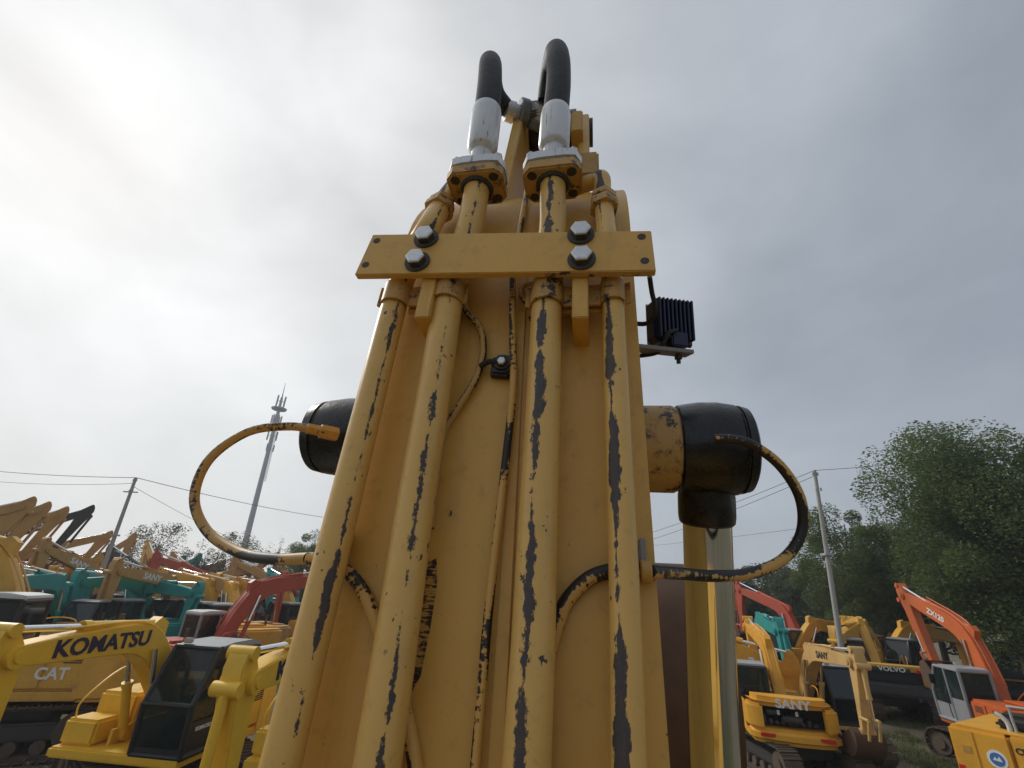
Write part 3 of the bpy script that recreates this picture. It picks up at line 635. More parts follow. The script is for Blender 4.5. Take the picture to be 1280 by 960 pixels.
# bolted retaining plate with its posts and pipe straps
HP = 0.108; TP = 0.016
pc = [bp(466, 293, HP), bp(814, 288, HP), bp(820, 338, HP), bp(443, 343, HP)]
m = nb_(); a = m.vs(pc); b2 = m.vs([p - BN*TP for p in pc]); fs = [m.face(a), m.face(b2[::-1])] + [m.face((a[i], b2[i], b2[(i+1) % 4], a[(i+1) % 4])) for i in range(4)]
m.bev(fs, 0.0016, 2); plate = m.build('retaining_plate', 'boom_paint', main)
e0_, e1_ = pc[3], pc[2]; ea, eb = e0_.lerp(e1_, 0.66), e0_.lerp(e1_, 0.985); dn = -(BV - BU*BV.dot(BU)).normalized()
q4 = [ea - BN*0.0015, eb - BN*0.0015, eb - BN*(TP-0.0015), ea - BN*(TP-0.0015)]
m = nb_(); a = m.vs([p + dn*0.0008 for p in q4]); b2 = m.vs([p - dn*0.003 for p in q4]); m.face(a); m.face(b2[::-1])
for i in range(4): m.face((a[i], b2[i], b2[(i+1) % 4], a[(i+1) % 4]))
m.build('chipped_edge', 'chipped_paint', plate, 0)
for px, py in ((471, 301), (457, 331), (802, 296), (806, 326)):
    m = nb_(); c = bp(px, py, HP); m.lathe(c + BN*0.0006, -BN, [(0, 0.0082), (0.001, 0.0078), (0.006, 0.0075)], 20); m.build('bolt_hole', 'bolt_dark', plate)
for px, py in ((533, 299), (522, 328), (726, 294), (727, 325)):
    c = bp(px, py, HP); o = nb_(); o.lathe(c + BN*0.0002, BN, [(0, 0.0265), (0.001, 0.027), (0.004, 0.027), (0.0045, 0.026)], 28); w_ = o.build('washer', 'bolt_dark', plate)
    o = nb_(); o.lathe(c + BN*0.0045, BN, [(0, 0.0200), (0.012, 0.0200)], 6); o.build('bolt_head_shaded_side', 'bolt_dark', w_, 25)  # sides of the hex head, their shade put into the dark colour
    o = nb_(); o.lathe(c + BN*0.0166, BN, [(0, 0.0200), (0.0035, 0.0200), (0.0050, 0.0165)], 6); o.build('bolt_head', 'bolt_zinc', w_, 25)  # top of the same head, painted brighter than its sides as if lit
uvp = lambda px, py, h=0.0: uvn(bp(px, py, h))
for (pxa, pxb, ya) in ((516, 536, 396), (713, 737, 396)):
    q = uvp((pxa+pxb)/2, ya, HP-TP); w2 = 0.015; vt = uvp(640, 300, HP-TP).y
    m = fb_(); m.box((q.x-w2, q.y, -0.004), (q.x+w2, vt, HP-TP-0.001), 0.002); m.build('plate_post', 'boom_paint', main)
def strap(ca, cb, ra, rb, hh, nm):
    # wavy strap over two pipes, dipping to the post between them
    qa, qb = uvn(ca), uvn(cb); pts = []
    for (q, r, s0) in ((qa, ra, 1), (qb, rb, -1)):
        for k in range(0, 9):
            a = math.pi - math.pi*k/8; pts.append((q.x + (r+0.003)*math.cos(a), H + (r+0.003)*math.sin(a)*1.0))
    pts = [(qa.x-ra-0.012, H+0.004)] + pts + [(qb.x+rb+0.012, H+0.004)]
    pts = [(x, max(z, H-0.002) + hh) for x, z in pts]
    up = [(x, z + 0.0055) for x, z in pts]
    vm = (qa.y + qb.y)/2; m = fb_()
    # extrude along the boom
    A = m.vs([(x, vm-0.02, z) for x, z in pts + up[::-1]]); B2 = m.vs([(x, vm+0.03, z) for x, z in pts + up[::-1]]); n = len(A); k = len(pts)
    for i in range(n): m.face((A[i], A[(i+1) % n], B2[(i+1) % n], B2[i]))
    for X in (A, B2):
        for i in range(k-1): m.face((X[i], X[i+1], X[n-2-i], X[n-1-i]))
    return m.build(nm, 'chipped_paint', main)
strap(low(497, 374), low(561, 374), 0.0262, 0.0305, 0.0, 'pipe_strap'); strap(low(684, 374), low(766, 374), 0.030, 0.021, 0.0, 'pipe_strap')
for qa, qb in ((uvn(low(499, 380)), uvn(low(562, 380))), (uvn(low(684, 380)), uvn(low(766, 380)))):
    m = fb_(); m.box((qa.x+0.02, qa.y-0.018, H-0.016), (qb.x-0.018, qa.y+0.02, H-0.008), 0.001); m.build('strap_web', 'dirty_yellow', main)

# thin grease tube down the middle, P-clamp and small hoses
m = nb_(); tpts = [at(660, 232, 1.26), bp(650, 290, 0.03), bp(641, 350, 0.025), bp(641, 430, 0.022), bp(641, 490, 0.02), bp(627, 620, 0.018), bp(611, 760, 0.016), bp(594, 960, 0.016)]
tpts.append(ext(tpts[-1], tpts[-2], 0.6)); m.tube(smooth_path(tpts, 8), 0.0072, 12, ref=BN, uv=True); m.build('grease_tube', 'tube_flaked', main, 60)
m = fb_(); q0 = uvp(646, 300); q1 = uvp(600, 960)
m.prism([(q1.x-0.012+0.035, q1.y-0.6), (q1.x+0.012+0.035, q1.y-0.6), (q0.x+0.030, q0.y), (q0.x+0.016, q0.y)], 0.0005, 0.0065, 'z', 0.001); m.build('weld_bar', 'boom_paint', main)
q = uvp(627, 462, 0.0)
m = fb_(); m.prism([(q.x-0.018, q.y-0.022), (q.x+0.014, q.y-0.026), (q.x+0.030, q.y-0.012), (q.x+0.028, q.y+0.016), (q.x+0.006, q.y+0.024), (q.x-0.016, q.y+0.016)], 0.0, 0.022, 'z', 0.004); cl_ = m.build('tube_clamp', 'clamp_black', main)
hexnut(bp(627, 452, 0.026), BN, 0.012, 0.010, 'clamp_bolt', 'bolt_dark', cl_, 0.0165); hexnut(bp(627, 452, 0.0362), BN, 0.0085, 0.006, 'clamp_bolt', 'bolt_zinc', cl_)
m = nb_(); m.tube(smooth_path([bp(628, 455, 0.022), bp(612, 452, 0.025), bp(600, 458, 0.02)], 5), 0.006, 8); m.build('cable_tie', 'clamp_black', cl_)
m = nb_(); m.tube(smooth_path([bp(575, 350, 0.02), bp(583, 388, 0.016), bp(600, 410, 0.016), bp(604, 440, 0.016), bp(594, 475, 0.014), bp(572, 510, 0.014), bp(553, 545, 0.014), bp(545, 600, 0.012), bp(538, 660, 0.012)], 8), 0.0072, 10, ref=BN, uv=True); m.build('grease_hose', 'hose_painted', main, 60)
m = nb_(); m.tube(smooth_path([bp(676, 355, 0.02), bp(656, 356, 0.02), bp(652, 370, 0.02), bp(664, 382, 0.02), bp(680, 384, 0.02)], 6), 0.0055, 10, ref=BN, uv=True); m.build('grease_hose', 'hose_painted', main, 60)

# chafed patch on the paint where a hose has rubbed: thin layer of bared primer
m = fb_(); qs = [uvp(x, y) for x, y in ((536, 702), (546, 698), (547, 728), (538, 785), (526, 845), (514, 866), (510, 862), (514, 820), (521, 760))]
a = m.vs([(p.x, p.y, 0.0006) for p in qs]); m.face(a); m.build('chafed_patch', 'scuff', boom, 0)

# flanges, silver hose ends and the two big looping hoses
def flange_set(c, d, up, hose_pts, r_h):
    # c: top of the pipe, d: pipe direction, up: where the hose end points
    x = (BU - d*BU.dot(d)).normalized(); y = d.cross(x)
    Fm = M4(((x.x, y.x, d.x, c.x), (x.y, y.y, d.y, c.y), (x.z, y.z, d.z, c.z), (0, 0, 0, 1)))
    hw, hd = 0.068, 0.050
    m = MB(INV @ Fm); k = 0.018
    pl = [(-hw+k, -hd), (hw-k, -hd), (hw, -hd+k), (hw, hd-k), (hw-k, hd), (-hw+k, hd), (-hw, hd-k), (-hw, -hd+k)]
    m.prism(pl, -0.014, 0.016, 'z', 0.004); fl = m.build('pipe_flange', 'chipped_paint', main)
    for sx in (-1, 1):
        for sy in (-1, 1):
            m = MB(INV @ Fm); m.lathe((sx*0.046, sy*0.030, -0.0146), (0, 0, 1), [(0, 0.0115), (0.002, 0.0115), (0.003, 0.006)], 16); m.build('flange_bolt_or_hole', 'bolt_dark', fl)  # flat discs painted dark for the shade inside open bolt holes
    m = MB(INV @ Fm); m.lathe((0, 0, -0.021), (0, 0, 1), [(0, 0.036), (0.006, 0.040), (0.0065, 0.039)], 24); m.build('weld_collar', 'bolt_dark', fl)
    m = MB(INV @ Fm); k = 0.022
    pl2 = [(-hw-.002, -0.02), (-hw+.012, -0.046), (-0.03, -0.050), (0.03, -0.050), (hw-.012, -0.046), (hw+.002, -0.02), (hw+.002, 0.02), (hw-.012, 0.046), (-hw+.012, 0.046), (-hw-.002, 0.02)]
    m.prism(pl2, 0.017, 0.052, 'z', 0.006); m.lathe((0, 0, 0.05), (0, 0, 1), [(0, 0.044), (0.008, 0.040), (0.012, 0.034)], 24); cl2 = m.build('flange_clamp', 'silver_fitting', main)
    for sx in (-1, 1):
        m = MB(INV @ Fm); m.lathe((sx*0.05, -0.026, 0.052), (0, 0, 1), [(0, 0.013), (0.012, 0.013), (0.014, 0.010)], 6); m.build('flange_bolt_or_hole', 'silver_fitting', cl2, 25)
    b0 = c + d*0.058; b1 = hose_pts[0]; ax = (b1 - b0); ln = ax.length; ax.normalize()
    m = nb_(); m.lathe(b0, ax, [(0, 0.028), (ln*0.26, 0.026), (ln*0.30, 0.034), (ln*0.34, 0.0385), (ln*0.9, 0.0385), (ln*1.0, 0.036), (ln*1.02, r_h)], 28); m.build('hose_ferrule', 'silver_fitting', main)
    m = nb_(); pth = smooth_path([b1 - ax*0.03] + hose_pts, 10); m.tube(pth, r_h, 20, ref=-FWD, uv=True); h = m.build('hydraulic_hose', 'hose_rubber', main, 60)
    m = nb_(); seam = []
    return h
d2_ = (T2 - at(593, 262, 1.085)).normalized(); d3_ = (T3 - at(691, 258, 1.065)).normalized()
flange_set(T2, d2_, None, [at(609, 137, 1.205), at(612, 108, 1.26), at(613, 86, 1.33), at(613, 80, 1.44), at(614, 93, 1.55), at(619, 118, 1.60), at(632, 137, 1.61)], 0.0335)
flange_set(T3, d3_, None, [at(695, 140, 1.20), at(698, 106, 1.255), at(698, 76, 1.33), at(695, 65, 1.43), at(691, 77, 1.53), at(687, 100, 1.58), at(684, 125, 1.60)], 0.0335)
# far hose ends on the arm cylinder bracket
def far_fit(c, d, r=0.06):
    m = nb_(); m.lathe(c, d, [(0, 0.034), (0.03, 0.036), (0.032, 0.03), (0.05, 0.03)], 20); m.build('hose_ferrule', 'silver_fitting', main)
    m = nb_(); m.lathe(c + d.normalized()*0.045, d, [(0, r*0.9), (0.004, r), (0.03, r), (0.034, r*0.9)], 20); return m.build('flange_clamp', 'zinc_grey', main)
far_fit(at(632, 138, 1.61), (CR*0.95 + CU*-0.1 + CF*0.35), 0.055)
far_fit(at(680, 133, 1.60), (CR*-0.35 + CU*-0.75 + CF*0.5), 0.04)
m = MB(INV @ M4.Translation(at(671, 142, 1.62)) @ UVN.to_3x3().to_4x4()); m.box((-0.035, -0.035, -0.03), (0.035, 0.035, 0.03), 0.006); m.build('hose_block', 'zinc_grey', main)

# arm cylinder brackets past the bend, and the cylinder between them
ue = uvp(612, 290).x; ue2 = ue + 0.225
ear = [(vb-0.20, -0.004), (1.84, -0.15), (1.93, -0.18), (1.98, -0.28), (1.90, -0.42), (vb+0.45, -0.62), (vb+0.1, -0.2)]
for u, ear in ((ue, ear), (ue2, [(min(a, 1.74), b2) for a, b2 in ear])): side(ear, u-0.017, u+0.017, 'cylinder_bracket', 'boom_paint', boom, 0.003)
m = fb_(); m.cyl((ue+0.03, 1.86, -0.29), (ue2-0.03, 1.86, -0.29), 0.085, seg=24); m.cyl((0.5*(ue+ue2), 1.86, -0.29), (0.5*(ue+ue2), 2.55, -2.0), 0.075, seg=20); ac = m.build('arm_cylinder', 'oily_black', main)
m = fb_(); m.cyl((0.5*(ue+ue2), 2.55, -2.0), (0.5*(ue+ue2), 2.85, -2.6), 0.045, seg=16); m.build('piston_rod', 'chrome', ac)
m = fb_(); m.cyl((ue-0.03, 1.86, -0.29), (ue2+0.03, 1.86, -0.29), 0.05, seg=20); m.build('bracket_pin', 'bolt_dark', boom)
# small valve block and wires right of the bracket
m = MB(INV @ M4.Translation(at(735, 215, 1.3)) @ UVN.to_3x3().to_4x4()); m.box((-0.03, -0.05, -0.03), (0.03, 0.05, 0.03), 0.006); m.build('pipe_block', 'dirty_yellow', main)
m = MB(INV @ M4.Translation(at(722, 172, 1.5)) @ UVN.to_3x3().to_4x4()); m.box((-0.018, -0.06, -0.06), (0.018, 0.05, 0.06), 0.004); m.build('bracket_lug', 'boom_paint', boom)

# arm and bucket hanging beyond the boom
tipc = (sk[-1][0] + q2[0]*0.17 - d2[0]*0.1, sk[-1][1] + q2[1]*0.17 - d2[1]*0.1)
tw = loc3(uC, tipc[0], tipc[1])
HB = INV @ M4.Translation(tw) @ M4.Rotation(HEAD, 4, 'Z')
m = MB(HB); m.prism([(0.1, 0.55), (0.25, 0.5), (0.42, 0.1), (0.16, -2.3), (-0.02, -2.35), (-0.10, -2.2), (-0.24, -0.1), (-0.08, 0.1)], -0.17, 0.17, bev=0.01); arm_ = m.build('arm', 'yellow', main)
bz = tw.z - 2.3
sh = smooth_path([V((0.1, 0, 0.15-2.3)), V((-0.25, 0, -2.2)), V((-0.62, 0, -2.35)), V((-0.80, 0, -2.75)), V((-0.65, 0, -3.15)), V((-0.3, 0, -3.4)), V((0.15, 0, -3.45))], 4)
ins = [p + (V((-0.2, 0, -2.9)) - p)*0.07 for p in sh]
m = MB(HB); m.prism([(p.x, p.z) for p in sh] + [(p.x, p.z) for p in reversed(ins)], -0.74, 0.74); bk_ = m.build('bucket', 'rust', main)
for sy in (1, -1):
    m = MB(HB); m.prism([(p.x, p.z) for p in sh], sy*0.74-0.025, sy*0.74+0.025); m.build('bucket_cheek', 'rust', bk_)

# boom cylinders: boss, black head, chrome rod, barrel
def boom_cyl(sgn, px_in, px_mid, px_out, py, h, rpx):
    c0 = uvn(bp(px_mid, py, h)); m = fb_(); ub = uC
    edge = (uR if sgn > 0 else uL) - sgn*0.03
    m.lathe((edge, c0.y, c0.z), (sgn, 0, 0), [(0, rpx*0.98), (abs(c0.x-edge)-0.012, rpx*0.98), (abs(c0.x-edge)-0.002, rpx*0.93)], 40); m.build('cylinder_boss', 'chipped_paint', boom)
    ww = abs(uvn(bp(px_out, py, h)).x - c0.x); r = rpx
    m = fb_(); m.lathe((c0.x + sgn*0.002, c0.y, c0.z), (sgn, 0, 0), [(0, r*0.98), (0.01, r*1.0), (ww*0.3, r*1.05), (ww*0.55, r*1.05), (ww*0.80, r*0.99), (ww*0.83, r*0.93), (ww*0.85, r*0.93), (ww*0.86, r*0.97), (ww*0.97, r*0.92), (ww, r*0.84)], 44)
    return m, c0, ww, r
hR = -0.30
m, cR_, wR, rR = boom_cyl(1, 0, 846, 934, 561, hR, 0.104)
rodc = V((cR_.x + wR*0.40, cR_.y, cR_.z)); rtop = UVN @ rodc
# rod leans back: aim at the pixel column where it leaves the picture
rdep = (rtop - CP).dot(CF); rbot = at(893, 960, rdep*0.93); rdir = (rbot - rtop).normalized()
rm = UVN.inverted(); 
m.M = INV; 
m.lathe(rtop + rdir*0.06, rdir, [(0, 0.064), (0.03, 0.060), (0.05, 0.062), (0.09, 0.062), (0.105, 0.060), (0.11, 0.055)], 36); headR = m.build('cylinder_head', 'oily_black', main)
m = nb_(); m.lathe(rtop + rdir*0.15, rdir, [(0, 0.0525), (1.5, 0.0525)], 48); m.build('piston_rod', 'chrome', headR, 40)
m = nb_(); m.lathe(rtop + rdir*1.4, rdir, [(0, 0.09), (0.1, 0.1), (0.9, 0.1)], 32); m.build('cylinder_barrel', 'yellow', headR)
cL_ = None
m, cL_, wL, rL = boom_cyl(-1, 0, 490, 398, 547, hR, 0.100)
ltop = UVN @ V((cL_.x - wL*0.28, cL_.y, cL_.z)); ldir = rdir
m.M = INV; m.lathe(ltop + ldir*0.06, ldir, [(0, 0.064), (0.03, 0.060), (0.10, 0.062), (0.11, 0.055)], 36); headL = m.build('cylinder_head', 'oily_black', main)
m = nb_(); m.lathe(ltop + ldir*0.15, ldir, [(0, 0.0525), (1.5, 0.0525)], 48); m.build('piston_rod', 'chrome', headL, 40)
m = nb_(); m.lathe(ltop + ldir*1.4, ldir, [(0, 0.09), (0.1, 0.1), (0.9, 0.1)], 32); m.build('cylinder_barrel', 'yellow', headL)
# grease hoses looping from the cylinder heads
dR = (rtop - CP).dot(CF); dL = (ltop - CP).dot(CF)
lp = [at(408, 541, dL-0.14), at(392, 537, dL-0.15), at(360, 533, dL-0.15), at(310, 540, dL-0.18), at(262, 574, dL-0.22), at(243, 622, dL-0.26), at(259, 664, dL-0.30), at(300, 691, dL-0.36), at(345, 699, dL-0.43), at(385, 698, bp(385, 698, 0.02).dot(CF)*0 + (bp(390, 698, 0.012)-CP).dot(CF))]
lp2 = [bp(418, 702, 0.012), bp(448, 730, 0.011), bp(468, 772, 0.011), bp(484, 820, 0.011), bp(502, 875, 0.011), bp(513, 920, 0.011), bp(520, 962, 0.011)]
m = nb_(); m.tube(smooth_path(lp, 8), 0.0098, 14, ref=-CF, uv=True); m.build('grease_hose', 'hose_painted', headL, 60)
m = nb_(); m.tube(smooth_path([lp[-1]] + lp2, 8), 0.0102, 14, ref=BN, uv=True); m.build('grease_hose', 'tube_flaked', main, 60)
m = nb_(); m.lathe(at(411, 541, dL-0.13), (at(392, 537, dL-0.15) - at(411, 541, dL-0.13)), [(-0.02, 0.017), (0.02, 0.017), (0.022, 0.013), (0.05, 0.0125)], 6); m.build('hose_nut', 'dirty_yellow', headL)
rp = [at(893, 549, dR-0.15), at(912, 549, dR-0.16), at(940, 556, dR-0.17), at(975, 582, dR-0.17), at(1000, 622, dR-0.18), at(1002, 665, dR-0.19), at(980, 698, dR-0.21), at(940, 716, dR-0.24), at(895, 720, dR-0.28), at(850, 717, dR-0.31), at(812, 714, (bp(812, 714, 0.03)-CP).dot(CF))]
m = nb_(); m.tube(smooth_path(rp, 8), 0.0098, 14, ref=-CF, uv=True); m.build('grease_hose', 'hose_flaked', headR, 60)
m = nb_(); m.lathe(bp(800, 714, 0.028), BU, [(0, 0.014), (0.002, 0.016), (0.014, 0.016), (0.016, 0.014)], 24); m.build('hose_bush', 'dirty_yellow', main)
m = nb_(); m.tube(smooth_path([bp(812, 714, 0.03), bp(790, 712, 0.014), bp(762, 714, 0.0115), bp(735, 724, 0.0115), bp(708, 752, 0.0115), bp(694, 788, 0.0115), bp(680, 840, 0.0115), bp(665, 900, 0.0115), bp(655, 970, 0.0115)], 8), 0.0108, 14, ref=BN, uv=True); m.build('grease_hose', 'hose_flaked', main, 60)
m = fb_(); q = uvp(800, 688); m.box((q.x-0.004, q.y-0.025, 0.0), (q.x+0.006, q.y+0.012, 0.03), 0.002); m.build('hose_tab', 'steel', main)
# rubber pad and weld tab by the left pipe
m = fb_(); q = uvp(432, 680); m.box((q.x-0.02, q.y-0.02, 0.0), (q.x+0.008, q.y+0.022, 0.03), 0.004); m.build('hose_tab', 'boom_paint', main)

# work lamp on the boom side
ld = 1.04; lc = at(841, 402, ld)
lx = (CR*0.97 + CF*0.22 - CU*0.08).normalized(); ly = (CU*0.97 + CR*0.09 + CF*0.25); ly = (ly - lx*ly.dot(lx)).normalized(); lz = lx.cross(ly)
LM = INV @ M4(((lx.x, ly.x, lz.x, lc.x), (lx.y, ly.y, lz.y, lc.y), (lx.z, ly.z, lz.z, lc.z), (0, 0, 0, 1)))
m = MB(LM); k = 0.012; hw = 0.050; hh = 0.052
m.prism([(-hw+k, -hh), (hw-k, -hh), (hw, -hh+k), (hw, hh-k), (hw-k, hh), (-hw+k, hh), (-hw, hh-k), (-hw, -hh+k)], -0.03, 0.004, 'z', 0.004); lamp = m.build('work_lamp', 'plastic_navy', main)
for i in range(9):
    x = -0.040 + i*0.010; m = MB(LM); m.box((x-0.0026, -hh+0.006, 0.003), (x+0.0026, hh-0.004, 0.018), 0.001); m.build('cooling_fin', 'plastic_navy', lamp)
m = MB(LM); m.box((-0.016, -0.064, -0.01), (0.024, -0.030, 0.020), 0.003); m.build('lamp_foot', 'plastic_navy', lamp)
m = MB(LM); m.box((-hw+0.003, -hh+0.003, -0.034), (hw-0.003, hh-0.003, -0.0302), 0.001); m.build('lamp_lens', 'lamp_glass', lamp)
m = MB(LM); m.box((-0.10, -0.078, -0.012), (0.034, -0.069, 0.022), 0.001); m.build('lamp_bracket', 'steel', main)
m = MB(LM); m.lathe((0.006, -0.069, 0.004), (0, 1, 0), [(0, 0.010), (0.006, 0.010)], 6); m.lathe((0.006, -0.098, 0.004), (0, 1, 0), [(0, 0.0045), (0.02, 0.0045)], 12); m.lathe((0.006, -0.088, 0.004), (0, 1, 0), [(0, 0.009), (0.008, 0.009)], 6); m.build('lamp_bolt', 'bolt_dark', lamp)
m = MB(LM); m.lathe((0.030, -0.052, 0.004), (1, 0, 0), [(0, 0.008), (0.008, 0.008)], 6); m.build('lamp_bolt', 'bolt_dark', lamp)
m = nb_(); m.tube(smooth_path([at(812, 346, 0.98), at(815, 366, 1.0), at(819, 385, 1.0), at(815, 399, 1.01), at(804, 405, 1.03), at(780, 402, 1.06)], 6), 0.0052, 8); m.build('lamp_cable', 'rubber', lamp)
m = nb_(); m.tube(smooth_path([at(846, 413, 1.01), at(836, 416, 1.0), at(830, 428, 1.0), at(822, 440, 1.01), at(805, 444, 1.03), at(780, 446, 1.06)], 6), 0.0052, 8); m.build('lamp_cable', 'rubber', lamp)
# ------------------------------------------------------------------ ground
m, t, b = newmat('ground'); co = nd(t, 'ShaderNodeTexCoord').outputs['Object']
g1 = noise(t, co, 0.28, 6, 0.6); g2 = noise(t, co, 3.2, 8, 0.7); g3 = noise(t, co, 26, 6, 0.7)
dirt = mixc(t, g2, (0.105, 0.080, 0.055), (0.215, 0.170, 0.120)); dirt = mixc(t, step(t, g3, 0.55, 0.75), dirt, (0.27, 0.23, 0.18))
grass = mixc(t, g3, (0.055, 0.068, 0.022), (0.15, 0.145, 0.06))
cov = step(t, mth(t, 'MULTIPLY_ADD', g2, 0.7, mth(t, 'MULTIPLY', g1, 0.8)), 0.70, 0.86)
t.links.new(mixc(t, cov, dirt, grass), b.inputs['Base Color']); b.inputs['Roughness'].default_value = 0.92
bump(t, b, mth(t, 'ADD', g2, mth(t, 'MULTIPLY', g3, 0.3)), 0.9, 0.06)
me = bpy.data.meshes.new('ground'); bm = bmesh.new()
xs = [-380, -200, -120] + [-60 + 2*k for k in range(61)] + [120, 200, 380]; ys = [-200, -60] + [-10 + 2*k for k in range(50)] + [150, 250, 400]
grid = [[bm.verts.new((x, y, 0.035*math.sin(x*0.9+y*0.5)+0.03*math.sin(y*1.3-x*0.4) - 0.06 if abs(x) < 70 and -12 < y < 100 else -0.05)) for x in xs] for y in ys]
for j in range(len(ys)-1):
    for i in range(len(xs)-1): bm.faces.new((grid[j][i], grid[j][i+1], grid[j+1][i+1], grid[j+1][i]))
bm.to_mesh(me); bm.free(); me.materials.append(MATS['ground'])
for p in me.polygons: p.use_smooth = True
tag(put('ground', me), kind='structure')
# sparse grass between the machines
plain('grass_blade', (0.11, 0.125, 0.04), 0.7, 0, 0.5, 1.5, 0)
m = MB(); gr = random.Random(3)
patches = [(onz(gr.uniform(1060, 1190), gr.uniform(862, 960), 0), gr.uniform(.25, .9)) for _ in range(70)] + [(onz(gr.uniform(110, 190), gr.uniform(880, 958), 0), gr.uniform(.2, .5)) for _ in range(22)]
for c, rr in patches:
    for _ in range(230):
        a = gr.uniform(0, 6.283); d = rr*math.sqrt(gr.random()); p = V((c.x + d*math.cos(a), c.y + d*math.sin(a), -0.05)); h = gr.uniform(.05, .20); q = gr.uniform(0, 6.283); wv = V((math.cos(q), math.sin(q), 0))*0.007
        m.face(m.vs([p-wv, p+wv, p + V((gr.gauss(0, .05), gr.gauss(0, .05), h))]))
o = m.build('grass', 'grass_blade', None, 0); tag(o, 'short dry grass growing in patches between the parked machines', 'grass', kind='stuff')
# rubble and clods
m = MB()
for _ in range(900):
    c = onz(gr.choice((gr.uniform(930, 1280), gr.uniform(0, 330))), gr.uniform(820, 960), 0); s_ = gr.uniform(.015, .07)
    pts = [V((gr.uniform(-1, 1), gr.uniform(-1, 1), gr.uniform(-.6, .8)))*s_ + V((c.x, c.y, -0.02)) for _ in range(7)]
    q = bmesh.ops.convex_hull(m.bm, input=[m.bm.verts.new(p) for p in pts])
plain('clod', (0.22, 0.18, 0.13), 0.9, 0, 0.4, 5, 0.3)
o = m.build('rubble', 'clod', None, 0); tag(o, 'small clods and stones scattered on the muddy ground', 'rubble', kind='stuff')

# ------------------------------------------------------------------ trees
def leafmat(name, c1, c2):
    m, t, b = newmat(name); ob = nd(t, 'ShaderNodeTexCoord').outputs['Object']
    f = noise(t, ob, 0.9, 4, 0.6); f2 = noise(t, ob, 9.0, 2, 0.5)
    cx = mixc(t, f2, mixc(t, f, c1, c2), tuple(x*0.75 for x in c1), 'MIX'); t.links.new(cx, b.inputs['Base Color']); b.inputs['Roughness'].default_value = 0.6
    tr = nd(t, 'ShaderNodeBsdfTranslucent'); t.links.new(cx, tr.inputs['Color']); mxs = nd(t, 'ShaderNodeMixShader'); mxs.inputs[0].default_value = 0.5
    t.links.new(b.outputs[0], mxs.inputs[1]); t.links.new(tr.outputs[0], mxs.inputs[2]); t.links.new(mxs.outputs[0], t.nodes['Material Output'].inputs[0])
leafmat('leaf_green', (0.12, 0.175, 0.050), (0.185, 0.24, 0.072)); leafmat('leaf_pale', (0.095, 0.125, 0.05), (0.15, 0.17, 0.075)); leafmat('leaf_olive', (0.10, 0.105, 0.045), (0.16, 0.15, 0.07))
plain('bark', (0.115, 0.095, 0.075), 0.9, 0, 0.4, 6, 0.5)
def make_tree(seed, h, rx, lo, nclump, nleaf, leaf, leafm, trunk_r, top_bias=1.0, clump_r=0.22):
    """returns (trunk mesh, crown mesh): lo = height where the crown starts"""
    q = random.Random(seed); tm = MB(); limbs = []
    lean = V((q.gauss(0, .25), q.gauss(0, .25), 0))
    tr = smooth_path([V((0, 0, -0.2)), V((0, 0, h*0.2)) + lean*0.3, V((0, 0, h*0.5)) + lean, V((q.gauss(0, .3), q.gauss(0, .3), h*0.88)) + lean], 5)
    tm.tube(tr, lambda k: trunk_r*(1-0.85*k), 8)
    ctr = V((lean.x, lean.y, (lo+h)/2)); hz = (h-lo)/2; clumps = []
    for k in range(nclump):
        while True:
            p = V((q.uniform(-1, 1), q.uniform(-1, 1), q.uniform(-1, 1)))
            if 0.25 < p.length < 1.0: break
        wz = math.sqrt(max(0.05, 1 - max(0, p.z)**2*0.35)); jit = q.uniform(.82, 1.12)
        c = ctr + V((p.x*rx*wz*jit, p.y*rx*wz*jit, p.z*hz)); clumps.append((c, q.uniform(.6, 1.35)*clump_r*rx))
    for k, (c, r) in enumerate(clumps):
        if k % 2 == 0:
            s0 = tr[min(len(tr)-1, max(3, int(len(tr)*(0.30 + 0.55*max(0, (c.z-lo)/(h-lo))))))]
            mid = s0.lerp(c, 0.5) + V((0, 0, -0.12*rx*q.random())); tm.tube(smooth_path([s0, mid, c], 3), lambda k, a=trunk_r: a*0.34*(1-0.8*k), 5)
    verts, faces = [], []
    for _ in range(nleaf):
        c, r = clumps[int(q.random()*len(clumps))]
        d = V((q.gauss(0, 1), q.gauss(0, 1), q.gauss(0, .8))); d = d.normalized()*r*(q.random()**0.28); p = c + d
        a = V((q.gauss(0, 1), q.gauss(0, 1), q.gauss(0, .35))).normalized(); bb = a.cross(V((q.gauss(0, 1), q.gauss(0, 1), q.gauss(0, 1)))).normalized()
        s_ = leaf*q.uniform(.6, 1.3); i = len(verts); verts += [p - a*s_, p + bb*s_*0.45, p + a*s_, p - bb*s_*0.45]; faces.append((i, i+1, i+2, i+3))
    cm = bpy.data.meshes.new('crown'); cm.from_pydata(verts, [], faces); cm.materials.append(MATS[leafm])
    return tm.mesh('trunk', 'bark', 50), cm
TREES = {
 'big': make_tree(11, 11.5, 4.4, 2.4, 85, 95000, .074, 'leaf_green', .28, clump_r=.26),
 'big2': make_tree(12, 10.5, 4.0, 2.0, 72, 82000, .074, 'leaf_green', .25, clump_r=.27),
 'mid': make_tree(13, 9.8, 2.9, 2.6, 70, 40000, .075, 'leaf_green', .18, clump_r=.26),
 'pale': make_tree(14, 9.0, 3.4, 0.8, 100, 24000, .13, 'leaf_pale', .2, clump_r=.26),
 'sparse': make_tree(15, 9.0, 2.7, 2.6, 60, 7000, .095, 'leaf_olive', .13, clump_r=.26),
 'sparse2': make_tree(16, 8.6, 2.5, 3.0, 50, 5200, .095, 'leaf_olive', .12, clump_r=.25),
 'bare': make_tree(17, 9.0, 1.9, 3.0, 70, 500, .10, 'leaf_olive', .10, clump_r=.2),
}
